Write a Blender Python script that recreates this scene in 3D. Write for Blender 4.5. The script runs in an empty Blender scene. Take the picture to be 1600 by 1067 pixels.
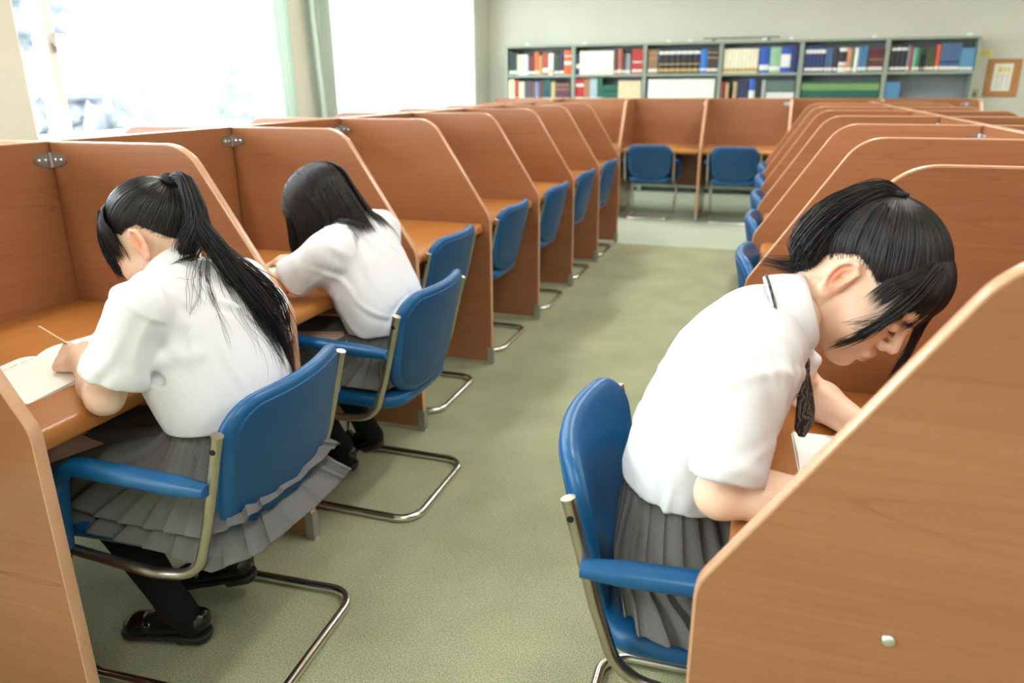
import bpy, math, random
import numpy as np
from mathutils import Vector, Matrix
random.seed(7)
SC = bpy.context.scene
COL = SC.collection
# ------------------------------------------------------------------ camera
cam_d = bpy.data.cameras.new('camera')
cam = bpy.data.objects.new('camera', cam_d); COL.objects.link(cam)
cam_d.sensor_width = 36.0
cam_d.lens = 1174.77 / 1600 * 36
_r = Vector((0.94828, 0.31739, -0.00541)); _u = Vector((-0.09765, 0.30789, 0.94640)); _f = Vector((-0.30204, 0.89692, -0.32295))
cam.matrix_world = Matrix(((_r.x, _u.x, -_f.x, 0), (_r.y, _u.y, -_f.y, 0), (_r.z, _u.z, -_f.z, 1.31489), (0, 0, 0, 1)))
cam_d.clip_start = 0.02; cam_d.clip_end = 200
cam_d.dof.use_dof = True
cam_d.dof.focus_distance = 1.5
cam_d.dof.aperture_fstop = 3.2
SC.camera = cam
# ------------------------------------------------------------------ world + exposure
SC.view_settings.view_transform = 'Standard'
SC.view_settings.look = 'None'
SC.view_settings.gamma = 1
SC.view_settings.use_curve_mapping = False
SC.view_settings.exposure = 0.86
SC.cycles.use_denoising = True
SC.cycles.max_bounces = 10
SC.cycles.diffuse_bounces = 5
SC.cycles.sample_clamp_indirect = 6
W = bpy.data.worlds.new('overcast_sky'); SC.world = W; W.use_nodes = True
bg = W.node_tree.nodes['Background']
bg.inputs[0].default_value = (0.86, 0.93, 1.0, 1); bg.inputs[1].default_value = 9.0
LAMP_W = 13.0          # ceiling lamps, watts each
LAMP_C = (1.0, 0.98, 0.95)
def area(name, loc, rot, sx, sy, power, col, portal=False, spread=180):
    d = bpy.data.lights.new(name, 'AREA'); d.shape = 'RECTANGLE'; d.size = sx; d.size_y = sy
    d.energy = power; d.color = col; d.spread = math.radians(spread)
    if portal: d.cycles.is_portal = True
    o = bpy.data.objects.new(name, d); COL.objects.link(o); o.location = loc; o.rotation_euler = rot
    return o
# sky portals in the window openings (they only guide the sampling of the sky)
WINS = [(-2.75, -0.2, 1), (0.15, 2.6, 2), (3.2, 5.45, 3), (6.1, 9.45, 4)]
WX = -3.80
for (ya, yb, n) in WINS:
    area('window_portal', (WX - 0.16, (ya + yb) / 2, 1.77), (0, -math.pi / 2, 0), 1.5, yb - ya, 1, (1, 1, 1), True)
# ceiling fluorescent lamps (out of the frame, where the room has them)
LAMPS = [(x, y) for x in (-2.2, 0.2, 2.6) for y in (-0.6, 2.2, 5.0, 7.8)]

# ------------------------------------------------------------------ helpers
def V(*a): return np.array(a, float)
class MB:
    """collects vertices and faces, builds ONE mesh object"""
    def __init__(s): s.v = []; s.f = []; s.m = []; s.n = 0
    def add(s, vs, fs, mi=0):
        o = s.n; vs = [tuple(map(float, p)) for p in vs]
        s.v += vs; s.n += len(vs)
        for f in fs: s.f.append([i + o for i in f]); s.m.append(mi)
        return s
    def box(s, a, b, mi=0, bev=0.0):
        x0, y0, z0 = a; x1, y1, z1 = b
        if bev <= 0:
            vs = [(x, y, z) for x in (x0, x1) for y in (y0, y1) for z in (z0, z1)]
            s.add(vs, [(0, 1, 3, 2), (4, 6, 7, 5), (0, 4, 5, 1), (2, 3, 7, 6), (0, 2, 6, 4), (1, 5, 7, 3)], mi)
        else:
            e = bev; vs = []; idx = {}
            P = [(x0, 1), (x1, -1)]; Q = [(y0, 1), (y1, -1)]; R = [(z0, 1), (z1, -1)]
            for i, (x, dx) in enumerate(P):
                for j, (y, dy) in enumerate(Q):
                    for k, (z, dz) in enumerate(R):
                        for ax in range(3):
                            p = [x + dx * e, y + dy * e, z + dz * e]
                            p[ax] = (x, y, z)[ax]
                            idx[i, j, k, ax] = len(vs); vs.append(p)
            fs = []
            g = lambda i, j, k, ax: idx[i, j, k, ax]
            for i in (0, 1): fs.append([g(i, 0, 0, 0), g(i, 1, 0, 0), g(i, 1, 1, 0), g(i, 0, 1, 0)])
            for j in (0, 1): fs.append([g(0, j, 0, 1), g(1, j, 0, 1), g(1, j, 1, 1), g(0, j, 1, 1)])
            for k in (0, 1): fs.append([g(0, 0, k, 2), g(1, 0, k, 2), g(1, 1, k, 2), g(0, 1, k, 2)])
            for i in (0, 1):
                for j in (0, 1): fs.append([g(i, j, 0, 0), g(i, j, 1, 0), g(i, j, 1, 1), g(i, j, 0, 1)])
                for k in (0, 1): fs.append([g(i, 0, k, 0), g(i, 1, k, 0), g(i, 1, k, 2), g(i, 0, k, 2)])
            for j in (0, 1):
                for k in (0, 1): fs.append([g(0, j, k, 1), g(1, j, k, 1), g(1, j, k, 2), g(0, j, k, 2)])
            for i in (0, 1):
                for j in (0, 1):
                    for k in (0, 1): fs.append([g(i, j, k, 0), g(i, j, k, 1), g(i, j, k, 2)])
            s.add(vs, fs, mi)
        return s
    def tube(s, path, r, n=10, mi=0, closed=False, cap=True, flat=None):
        """r a number or list; flat=(nx,ny,nz, ratio) squashes the section along a world axis"""
        P = np.array(path, float); m = len(P)
        R = np.full(m, r, float) if np.isscalar(r) else np.array(r, float)
        T = np.zeros_like(P)
        T[1:-1] = P[2:] - P[:-2]; T[0] = P[1] - P[0]; T[-1] = P[-1] - P[-2]
        if closed: T[0] = P[1] - P[-1]; T[-1] = P[0] - P[-2]
        T /= np.linalg.norm(T, axis=1)[:, None] + 1e-12
        a = np.array((0, 0, 1.0)) if abs(T[0][2]) < 0.9 else np.array((1.0, 0, 0))
        vs = []
        N = np.cross(T[0], a); N /= np.linalg.norm(N)
        for i in range(m):
            N = N - T[i] * (N @ T[i]); N /= np.linalg.norm(N) + 1e-12
            B = np.cross(T[i], N)
            for k in range(n):
                t = 2 * math.pi * k / n
                o = (N * math.cos(t) + B * math.sin(t)) * R[i]
                if flat is not None:
                    ax = np.array(flat[:3]); o = o - ax * (o @ ax) * (1 - flat[3])
                vs.append(P[i] + o)
        fs = []
        for i in range(m if closed else m - 1):
            j = (i + 1) % m
            for k in range(n):
                l = (k + 1) % n
                fs.append((i * n + k, i * n + l, j * n + l, j * n + k))
        if cap and not closed:
            fs.append(tuple(range(n))[::-1]); fs.append(tuple((m - 1) * n + k for k in range(n)))
        return s.add(vs, fs, mi)
    def extrude(s, poly, axis, a, b, mi=0, bev=0.0):
        """poly 2-D in the two remaining axes (order kept), extruded from a to b along axis"""
        n = len(poly)
        def p3(q, t):
            r = list(q); r.insert(axis, t); return r
        if bev > 0:
            c = np.mean(poly, axis=0); pin = inset(poly, bev)
            rings = [(pin, a), (poly, a + bev), (poly, b - bev), (pin, b)]
        else: rings = [(poly, a), (poly, b)]
        vs = [p3(q, t) for (pl, t) in rings for q in pl]
        fs = []
        for i in range(len(rings) - 1):
            for k in range(n):
                l = (k + 1) % n
                fs.append((i * n + k, i * n + l, (i + 1) * n + l, (i + 1) * n + k))
        fs.append(tuple(range(n))[::-1]); fs.append(tuple((len(rings) - 1) * n + k for k in range(n)))
        return s.add(vs, fs, mi)
    def grid(s, G, mi=0, wrapu=False, flip=False):
        G = np.asarray(G, float); a, b = G.shape[:2]
        fs = []
        for i in range(a if wrapu else a - 1):
            for j in range(b - 1):
                i2 = (i + 1) % a
                q = (i * b + j, i * b + j + 1, i2 * b + j + 1, i2 * b + j)
                fs.append(q[::-1] if flip else q)
        return s.add(G.reshape(-1, 3), fs, mi)
    def lathe(s, prof, c=(0, 0, 0), n=20, mi=0, M=None):
        vs = []
        for (r, z) in prof:
            for k in range(n):
                t = 2 * math.pi * k / n
                p = Vector((r * math.cos(t), r * math.sin(t), z))
                if M is not None: p = M @ p
                vs.append((p.x + c[0], p.y + c[1], p.z + c[2]))
        fs = []
        for i in range(len(prof) - 1):
            for k in range(n):
                l = (k + 1) % n
                fs.append((i * n + k, i * n + l, (i + 1) * n + l, (i + 1) * n + k))
        fs.append(tuple(range(n))[::-1]); fs.append(tuple((len(prof) - 1) * n + k for k in range(n)))
        return s.add(vs, fs, mi)
    def build(s, name, mats, parent=None, smooth=False, off=None, angle=40):
        me = bpy.data.meshes.new(name)
        vs = s.v
        if off is not None: vs = [(p[0] - off[0], p[1] - off[1], p[2] - off[2]) for p in vs]
        me.from_pydata(vs, [], s.f)
        if not isinstance(mats, (list, tuple)): mats = [mats]
        for m in mats: me.materials.append(m)
        if len(mats) > 1: me.polygons.foreach_set('material_index', s.m)
        fix_normals(me)
        if smooth:
            me.polygons.foreach_set('use_smooth', [True] * len(me.polygons))
            if angle < 180: me.set_sharp_from_angle(angle=math.radians(angle))
        me.update()
        o = bpy.data.objects.new(name, me); COL.objects.link(o)
        if parent is not None: o.parent = parent
        return o
def fix_normals(me):
    import bmesh
    bm = bmesh.new(); bm.from_mesh(me)
    bmesh.ops.recalc_face_normals(bm, faces=bm.faces); bm.to_mesh(me); bm.free()
def inset(poly, d):
    P = np.array(poly, float); n = len(P)
    area2 = sum(P[i][0] * P[(i + 1) % n][1] - P[(i + 1) % n][0] * P[i][1] for i in range(n))
    sg = 1 if area2 > 0 else -1
    out = []
    for i in range(n):
        a = P[i] - P[i - 1]; b = P[(i + 1) % n] - P[i]
        na = np.array((-a[1], a[0])) * sg; nb = np.array((-b[1], b[0])) * sg
        na /= np.linalg.norm(na) + 1e-12; nb /= np.linalg.norm(nb) + 1e-12
        q = na + nb; q /= max(0.3, (1 + na @ nb)) 
        out.append(tuple(P[i] + q * d))
    return out
def fillet(pts, rads, seg=8, closed=True):
    """round the corners of a polygon (or of an open polyline)"""
    out = []; n = len(pts); P = [np.array(p, float) for p in pts]
    for i in range(n):
        r = rads[i]
        if r <= 0 or (not closed and i in (0, n - 1)): out.append(tuple(P[i])); continue
        a = P[i - 1] - P[i]; b = P[(i + 1) % n] - P[i]
        la, lb = np.linalg.norm(a), np.linalg.norm(b); a /= la; b /= lb
        ang = math.acos(max(-1, min(1, a @ b))); t = min(r / math.tan(ang / 2), la * 0.49 if rads[i - 1] > 0 else la * .98, lb * 0.49 if rads[(i + 1) % n] > 0 else lb * .98)
        r = t * math.tan(ang / 2)
        p0, p1 = P[i] + a * t, P[i] + b * t
        c = P[i] + (a + b) / np.linalg.norm(a + b) * (r / math.sin(ang / 2))
        v0, v1 = p0 - c, p1 - c
        w = math.acos(max(-1, min(1, (v0 @ v1) / (np.linalg.norm(v0) * np.linalg.norm(v1) + 1e-12))))
        for k in range(seg + 1):
            u = k / seg
            if w < 1e-4: q = p0 * (1 - u) + p1 * u
            else: q = c + (v0 * math.sin((1 - u) * w) + v1 * math.sin(u * w)) / math.sin(w)
            out.append(tuple(q))
    return out
def tag(o, label=None, cat=None, group=None, kind=None):
    if label: o['label'] = label
    if cat: o['category'] = cat
    if group: o['group'] = group
    if kind: o['kind'] = kind
    return o
def thing(name, label, cat, loc=(0, 0, 0), rz=0.0, group=None):
    o = bpy.data.objects.new(name, None); COL.objects.link(o)
    o.empty_display_size = 0.1
    o.location = loc; o.rotation_euler = (0, 0, rz)
    return tag(o, label, cat, group)
def dup(root, loc, rz=0.0, label=None, group=None):
    r = root.copy(); COL.objects.link(r); r.location = loc; r.rotation_euler = (0, 0, rz)
    if label: r['label'] = label
    if group: r['group'] = group
    for ch in list(root.children):
        c = ch.copy(); COL.objects.link(c); c.parent = r
        for g in list(ch.children):
            d = g.copy(); COL.objects.link(d); d.parent = c
    return r
def struct(o): return tag(o, kind='structure')

# ------------------------------------------------------------------ materials
def srgb(r, g, b):
    def c(x):
        x /= 255.0
        return x / 12.92 if x <= 0.04045 else ((x + 0.055) / 1.055) ** 2.4
    return (c(r), c(g), c(b), 1.0)
class NT:
    def __init__(s, name):
        s.mat = bpy.data.materials.new(name); s.mat.use_nodes = True
        s.t = s.mat.node_tree; s.b = s.t.nodes['Principled BSDF']; s.o = s.t.nodes['Material Output']
    def n(s, typ, **kw):
        x = s.t.nodes.new(typ)
        for k, v in kw.items():
            if k.startswith('i_'):
                key = k[2:]; key = int(key) if key.isdigit() else key.replace('_', ' ')
                x.inputs[key].default_value = v
            else: setattr(x, k, v)
        return x
    def l(s, a, b): s.t.links.new(a, b)
    def coord(s, scale=(1, 1, 1), kind='Object', rand=True, rot=(0, 0, 0)):
        tc = s.n('ShaderNodeTexCoord'); out = tc.outputs[kind]
        if rand:
            oi = s.n('ShaderNodeObjectInfo'); mu = s.n('ShaderNodeMath', operation='MULTIPLY', i_1=37.0)
            s.l(oi.outputs['Random'], mu.inputs[0])
            ad = s.n('ShaderNodeVectorMath', operation='ADD'); s.l(out, ad.inputs[0]); s.l(mu.outputs[0], ad.inputs[1]); out = ad.outputs[0]
        mp = s.n('ShaderNodeMapping'); mp.inputs['Scale'].default_value = scale; mp.inputs['Rotation'].default_value = rot
        s.l(out, mp.inputs['Vector']); return mp.outputs[0]
    def ramp(s, fac, stops):
        r = s.n('ShaderNodeValToRGB'); e = r.color_ramp.elements
        while len(e) < len(stops): e.new(0.5)
        for k, (p, c) in enumerate(stops): e[k].position = p; e[k].color = c
        s.l(fac, r.inputs[0]); return r.outputs[0]
    def noise(s, vec, scale, detail=3, rough=0.5, dist=0.0):
        x = s.n('ShaderNodeTexNoise', i_Scale=scale, i_Detail=detail, i_Roughness=rough, i_Distortion=dist)
        s.l(vec, x.inputs['Vector']); return x.outputs['Fac']
    def bump(s, h, strength=0.2, dist=0.01):
        b = s.n('ShaderNodeBump', i_Strength=strength, i_Distance=dist); s.l(h, b.inputs['Height'])
        s.l(b.outputs[0], s.b.inputs['Normal']); return b
    def P(s, **kw):
        for k, v in kw.items(): s.b.inputs[k.replace('_', ' ')].default_value = v
        return s
_mc = {}
def flat(name, col, rough=0.5, metal=0.0, spec=0.5, var=0.06, **kw):
    key = (name, col, rough, metal)
    if key in _mc: return _mc[key]
    m = NT(name); m.P(Roughness=rough, Metallic=metal); m.b.inputs['Specular IOR Level'].default_value = spec
    f = m.noise(m.coord((1, 1, 1)), 14, 3)
    c = srgb(*col); lo = tuple(x * (1 - var) for x in c[:3]) + (1,); hi = tuple(min(1, x * (1 + var)) for x in c[:3]) + (1,)
    m.l(m.ramp(f, [(0.3, lo), (0.7, hi)]), m.b.inputs['Base Color'])
    for k, v in kw.items(): m.b.inputs[k.replace('_', ' ')].default_value = v
    _mc[key] = m.mat; return m.mat
def wood(name, dark, mid, light, axis, rough=0.24, spec=0.6):
    m = NT(name); m.P(Roughness=rough); m.b.inputs['Specular IOR Level'].default_value = spec
    sc = {'x': (0.9, 9, 9), 'y': (9, 0.9, 9), 'z': (9, 9, 0.9)}[axis]
    fine = {'x': (3, 160, 160), 'y': (160, 3, 160), 'z': (160, 160, 3)}[axis]
    v = m.coord(sc)
    big = m.noise(v, 0.8, 2, 0.5, 0.6)
    # growth-ring lines: contour bands of a smooth stretched noise field
    mu = m.n('ShaderNodeMath', operation='MULTIPLY', i_1=11.0); m.l(big, mu.inputs[0])
    fr = m.n('ShaderNodeMath', operation='FRACT'); m.l(mu.outputs[0], fr.inputs[0])
    line = m.ramp(fr.outputs[0], [(0.0, (1, 1, 1, 1)), (0.07, (0.15, .15, .15, 1)), (0.5, (0, 0, 0, 1)), (1.0, (0.05, .05, .05, 1))])
    fi = m.noise(m.coord(fine), 1.0, 3, 0.6)
    blot = m.noise(m.coord(tuple(0.35 * q for q in sc)), 1.3, 2)
    a = m.n('ShaderNodeMath', operation='MULTIPLY_ADD', i_1=0.36, i_2=0.0); m.l(fi, a.inputs[0])
    b = m.n('ShaderNodeMath', operation='MULTIPLY_ADD', i_1=0.64); m.l(blot, b.inputs[0]); m.l(a.outputs[0], b.inputs[2])
    base = m.ramp(b.outputs[0], [(0.3, srgb(*dark)), (0.5, srgb(*mid)), (0.72, srgb(*light))])
    mx = m.n('ShaderNodeMix', data_type='RGBA'); mx.inputs['B'].default_value = tuple(x * 0.62 for x in srgb(*dark)[:3]) + (1,)
    lf = m.n('ShaderNodeMath', operation='MULTIPLY', i_1=0.42); m.l(line, lf.inputs[0])
    # lines fade in and out over the board
    lg = m.n('ShaderNodeMath', operation='MULTIPLY'); m.l(lf.outputs[0], lg.inputs[0])
    fade = m.ramp(m.noise(m.coord(tuple(0.5 * q for q in sc)), 0.9, 1), [(0.42, (0.12, .12, .12, 1)), (0.62, (1, 1, 1, 1))]); m.l(fade, lg.inputs[1])
    m.l(lg.outputs[0], mx.inputs['Factor']); m.l(base, mx.inputs['A'])
    m.l(mx.outputs['Result'], m.b.inputs['Base Color'])
    m.bump(fi, 0.04, 0.002)
    return m.mat
CH = dict(dark=(140, 91, 59), mid=(154, 102, 68), light=(166, 114, 80))
M_WOODX = wood('cherry_laminate_x', axis='x', **CH)
M_WOODY = wood('cherry_laminate_y', axis='y', **CH)
M_DESK = wood('desk_laminate', (160, 100, 42), (174, 112, 52), (186, 124, 63), 'y', rough=0.36)
M_EDGE = wood('edge_band', (186, 140, 106), (198, 152, 118), (208, 164, 132), 'x', rough=0.26)
M_CHROME = flat('chrome_tube', (226, 224, 218), 0.2, 1.0, var=0.02)
M_DULLMETAL = flat('dull_steel', (178, 172, 158), 0.32, 1.0, var=0.12)
M_FOOT = flat('grey_foot_plate', (170, 172, 168), 0.4, 0.7)
def vinyl():
    m = NT('blue_vinyl'); m.P(Roughness=0.36)
    m.b.inputs['Specular IOR Level'].default_value = 0.45
    v = m.coord((1, 1, 1))
    m.l(m.ramp(m.noise(v, 9, 3), [(0.3, srgb(10, 80, 130)), (0.7, srgb(16, 90, 142))]), m.b.inputs['Base Color'])
    m.bump(m.noise(v, 900, 2), 0.05, 0.001)
    return m.mat
M_VINYL = vinyl()
M_VINYLDARK = flat('blue_plastic_shell', (6, 70, 114), 0.5)
M_BROWNV = flat('brown_vinyl', (70, 62, 66), 0.4)
# ================================================================== the room
def carpet():
    m = NT('green_carpet'); m.P(Roughness=0.95); m.b.inputs['Specular IOR Level'].default_value = 0.1
    v = m.coord((1, 1, 1), rand=False)
    f1 = m.noise(v, 260, 2, 0.7); f2 = m.noise(v, 3.0, 3, 0.6)
    a = m.n('ShaderNodeMath', operation='MULTIPLY', i_1=0.82); m.l(f1, a.inputs[0])
    b = m.n('ShaderNodeMath', operation='MULTIPLY_ADD', i_1=0.18); m.l(f2, b.inputs[0]); m.l(a.outputs[0], b.inputs[2])
    m.l(m.ramp(b.outputs[0], [(0.36, srgb(124, 130, 100)), (0.5, srgb(158, 162, 130)), (0.64, srgb(188, 189, 158))]), m.b.inputs['Base Color'])
    m.bump(f1, 0.5, 0.004)
    return m.mat
def wallpaint(name, c):
    m = NT(name); m.P(Roughness=0.85); v = m.coord((1, 1, 1), rand=False)
    d = tuple(0.95 * x for x in srgb(*c)[:3]) + (1,)
    m.l(m.ramp(m.noise(v, 2.2, 4), [(0.3, d), (0.7, srgb(*c))]), m.b.inputs['Base Color'])
    m.bump(m.noise(v, 90, 3), 0.06, 0.004); return m.mat
def lino():
    m = NT('pale_lino'); m.P(Roughness=0.35); v = m.coord((1, 1, 1), rand=False)
    w = m.n('ShaderNodeTexBrick', i_Scale=1.0); w.inputs['Mortar Size'].default_value = 0.002
    w.inputs['Brick Width'].default_value = 1.6; w.inputs['Row Height'].default_value = 0.32
    w.inputs['Color1'].default_value = srgb(196, 204, 182); w.inputs['Color2'].default_value = srgb(180, 196, 178); w.inputs['Mortar'].default_value = srgb(170, 182, 164)
    m.l(v, w.inputs['Vector']); m.l(w.outputs['Color'], m.b.inputs['Base Color']); return m.mat
M_CARPET = carpet(); M_WALL = wallpaint('cream_wall', (214, 212, 198)); M_CEIL = wallpaint('white_ceiling', (240, 238, 230)); M_LINO = lino()
M_WHITE = flat('white_window_frame', (238, 240, 240), 0.4)
FX0, FX1, FY0, FY1, CZ = -3.8, 5.6, -3.0, 10.23, 2.75
struct(MB().box((FX0 - .2, FY0, -0.1), (FX1, 6.46, 0)).build('floor', M_CARPET))
struct(MB().box((FX0 - .2, 6.46, -0.1), (FX1, FY1, -0.001)).build('floor_tiles', M_LINO))
struct(MB().box((FX0 - .2, FY0, CZ), (FX1, FY1, CZ + .1)).build('ceiling', M_CEIL))
struct(MB().box((FX0 - .2, FY1, 0), (FX1, FY1 + .15, CZ)).build('wall_far', M_WALL))
struct(MB().box((FX1, FY0, 0), (FX1 + .15, FY1, CZ)).build('wall_right', M_WALL))
struct(MB().box((FX0 - .2, FY0 - .15, 0), (FX1, FY0, CZ)).build('wall_back', M_WALL))
SILL, HEAD = 1.0, 2.55
wl = MB()
edges = [FY0] + [q for (a, b, n) in WINS for q in (a, b)] + [FY1]
for k in range(0, len(edges), 2): wl.box((WX - .2, edges[k], 0), (WX, edges[k + 1], CZ))
for (a, b, n) in WINS:
    wl.box((WX - .2, a, 0), (WX, b, SILL)); wl.box((WX - .2, a, HEAD), (WX, b, CZ))
struct(wl.build('wall_left', M_WALL))
# a shallow concrete pier between the two curtained windows and one in the far corner
struct(MB().box((WX, 5.5, 0), (WX + .06, 6.0, CZ), bev=.01).build('trim_1', M_WALL))
struct(MB().box((WX, 9.55, 0), (WX + .06, FY1, CZ), bev=.01).build('trim_2', M_WALL))
struct(MB().box((WX, FY0, 0), (WX + .012, FY1, .08), bev=.003).build('baseboard_left', flat('grey_baseboard', (150, 146, 132), .5)))
struct(MB().box((FX0, FY1 - .012, 0), (FX1, FY1, .08), bev=.003).build('baseboard_far', flat('grey_baseboard', (150, 146, 132), .5)))
def glassmat():
    m = NT('window_glass'); t = m.n('ShaderNodeBsdfTransparent'); g = m.n('ShaderNodeBsdfGlossy', i_Roughness=0.02)
    t.inputs[0].default_value = (0.97, 0.99, 0.99, 1)
    mx = m.n('ShaderNodeMixShader', i_0=0.04)
    m.l(t.outputs[0], mx.inputs[1]); m.l(g.outputs[0], mx.inputs[2]); m.l(mx.outputs[0], m.o.inputs[0]); return m.mat
M_GLASS = glassmat()
MULL = {3: [3.43, 4.66], 1: [-1.85, -.9], 2: [1.0, 1.8], 4: [6.95, 7.8, 8.6]}
for (a, b, n) in WINS:
    f = MB(); x0, x1 = WX - .14, WX - .05
    f.box((x0, a, SILL), (x1, b, SILL + .06), bev=.004).box((x0, a, HEAD - .05), (x1, b, HEAD), bev=.004)
    f.box((x0, a, SILL), (x1, a + .05, HEAD), bev=.004).box((x0, b - .05, SILL), (x1, b, HEAD), bev=.004)
    for y in MULL[n]:
        f.box((x0 + .01, y - .035, SILL + .05), (x1 + (.02 if n == 3 and y < 4 else 0), y + .035 if y < 4 else y + .015, HEAD - .04), bev=.005)
    fo = struct(f.build('window_%d' % n, M_WHITE))
    ys = [a + .04] + MULL[n] + [b - .04]
    for k in range(len(ys) - 1):
        MB().box((WX - .10, ys[k], SILL + .05), (WX - .095, ys[k + 1], HEAD - .04)).build('pane', M_GLASS, fo)
    MB().box((WX - .05, a, SILL - .02), (WX + .05, b, SILL + .012), bev=.004).build('window_sill', M_WHITE, fo)
    if n == 3:
        c = MB().box((x1 + .02, 3.415, 1.50), (x1 + .035, 3.445, 1.55), bev=.003).box((x1 + .03, 3.423, 1.53), (x1 + .05, 3.437, 1.60), bev=.003)
        tag(c.build('window_latch', M_DULLMETAL, fo), 'small grey sash lock')
# ---- outside: hedge and trees well beyond the glass
M_LEAF = flat('pale_foliage', (106, 111, 116), .9, var=.2)
M_BARK = flat('bark', (120, 110, 96), .9)
struct(MB().box((-60, -30, -4.2), (-4.2, 60, -4)).build('ground_outside', flat('pale_ground', (200, 200, 190), .9)))
def blob(mb, c, r, seed, mi=0):
    rng = np.random.RandomState(seed)
    n, m = 40, 26; G = np.zeros((n, m, 3)); ph = rng.rand(6) * 6.28
    for i in range(n):
        for j in range(m):
            t = 2 * math.pi * i / n; p = math.pi * j / (m - 1)
            d = np.array((math.cos(t) * math.sin(p), math.sin(t) * math.sin(p), math.cos(p)))
            q = 1 + .14 * math.sin(5 * d[0] + ph[0]) * math.sin(6 * d[1] + ph[1]) + .1 * math.sin(11 * d[2] + ph[2] + 3 * d[0]) + .05 * math.sin(17 * d[1] + ph[3]) + .07 * math.sin(23 * d[0] + ph[4]) * math.sin(27 * d[2] + ph[5]) + .05 * rng.normal()
            G[i, j] = np.array(c) + d * r * q
    mb.grid(G, mi, wrapu=True)
TREES = [(-19, 9.2, 4.8, 2.4, 'pale blurred tree crown outside the left end of the window'), (-14.5, 14.0, 3.9, 2.0, 'low pale tree outside the middle of the window'),
         (-27, 21, 6.4, 3.6, 'tall pale tree far outside behind the thin window mullion'), (-19, 25.5, 4.6, 2.8, 'pale tree outside beside the white sheer curtain'), (-13, 8.6, 4.2, 1.7, 'small pale tree outside by the window latch'),
         (-22, 14.2, 6.4, 2.0, 'broad pale tree outside, above the window sill in the middle')]
for k, (x, y, h, r, lab) in enumerate(TREES):
    t = thing('outdoor_tree', lab, 'tree', (x, y, -4), 0, 'trees outside the window')
    MB().tube([(0, 0, 0), (.1, 0, h * .5), (0, .1, h)], [.25, .18, .1], 8).build('trunk', M_BARK, t, True)
    cr = MB(); rng = np.random.RandomState(k)
    for q in range(12):
        a = rng.rand(3) - .5; blob(cr, (a[0] * r * 1.4, a[1] * r * 1.5, h + a[2] * r * 1.5), r * (.36 + .26 * rng.rand()), k * 20 + q)
    cr.build('crown', M_LEAF, t, True, angle=180)
# ---- curtains
def curtain_mat(name, col, transl, transp):
    m = NT(name); d = m.n('ShaderNodeBsdfDiffuse'); t = m.n('ShaderNodeBsdfTranslucent'); p = m.n('ShaderNodeBsdfTransparent')
    f = m.noise(m.coord((300, 300, 4)), 1, 2)
    c = m.ramp(f, [(0.3, tuple(.92 * x for x in srgb(*col)[:3]) + (1,)), (0.7, srgb(*col))])
    m.l(c, d.inputs[0]); m.l(c, t.inputs[0])
    a = m.n('ShaderNodeMixShader', i_0=transl); b = m.n('ShaderNodeMixShader', i_0=transp)
    m.l(d.outputs[0], a.inputs[1]); m.l(t.outputs[0], a.inputs[2]); m.l(a.outputs[0], b.inputs[1]); m.l(p.outputs[0], b.inputs[2]); m.l(b.outputs[0], m.o.inputs[0]); return m.mat
M_SHEER = curtain_mat('sheer_voile', (246, 250, 248), .62, .30)
M_DRAPE = curtain_mat('green_drape', (196, 212, 200), .22, .0)
def curtain(name, label, mat, x, y0, y1, z0, z1, folds, amp, swing=0.0, group=None, side=0):
    n, m = folds * 10 + 1, 16; G = np.zeros((n, m, 3))
    for i in range(n):
        u = i / (n - 1)
        for j in range(m):
            w = j / (m - 1); z = z1 + (z0 - z1) * w
            a = amp * (1 + .25 * math.sin(i * .7)) * (.8 + .3 * w)
            yy = y0 + (y1 - y0) * u
            yy += swing * (w ** 1.5) * (1 - u if side == 0 else u)
            G[i, j] = (x + a * math.sin(u * folds * 2 * math.pi + .5 * math.sin(w * 3)) , yy, z)
    mb = MB(); mb.grid(G)
    o = mb.build(name, mat, None, True, angle=180)
    return tag(o, label, 'curtain', group)
curtain('sheer_curtain', 'wide white sheer curtain drawn across the far window', M_SHEER, -3.68, 6.17, 9.50, .92, 2.66, 26, .022)
curtain('sheer_curtain', 'white sheer curtain gathered at the right end of the near window', M_SHEER, -3.70, 4.90, 5.28, .92, 2.66, 6, .03, swing=.08)
curtain('green_drape', 'pale green drape hanging left of the cream pier', M_DRAPE, -3.66, 5.22, 5.46, .80, 2.66, 4, .03, swing=.06)
curtain('green_drape', 'pale green drape hanging right of the cream pier', M_DRAPE, -3.64, 5.72, 6.05, .80, 2.66, 5, .035, swing=.10)
rail = MB().tube([(-3.68, 2.9, 2.69), (-3.68, 9.54, 2.69)], .014, 8)
tag(rail.build('curtain_rail', M_WHITE, None, True), 'white curtain rail above the windows', 'curtain rail')
# ---- ceiling lamps
def emis(name, col, s):
    m = NT(name); e = m.n('ShaderNodeEmission'); e.inputs[0].default_value = col + (1,); e.inputs[1].default_value = s
    m.l(e.outputs[0], m.o.inputs[0]); return m.mat
M_TUBE = emis('lamp_diffuser', LAMP_C, 6.0)
for k, (x, y) in enumerate(LAMPS):
    if k == 0:
        lamp0 = thing('ceiling_lamp', 'white fluorescent ceiling lamp above the study carrels', 'ceiling lamp', (x, y, CZ), 0, 'fluorescent ceiling lamps')
        MB().box((-.15, -.64, -.06), (.15, .64, -.001), bev=.01).build('housing', M_WHITE, lamp0)
        MB().box((-.11, -.6, -.075), (.11, .6, -.061), bev=.004).build('diffuser', M_TUBE, lamp0)
    else: dup(lamp0, (x, y, CZ))
    area('lamp_light', (x, y, CZ - .09), (0, 0, 0), .22, 1.2, LAMP_W, LAMP_C)
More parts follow.
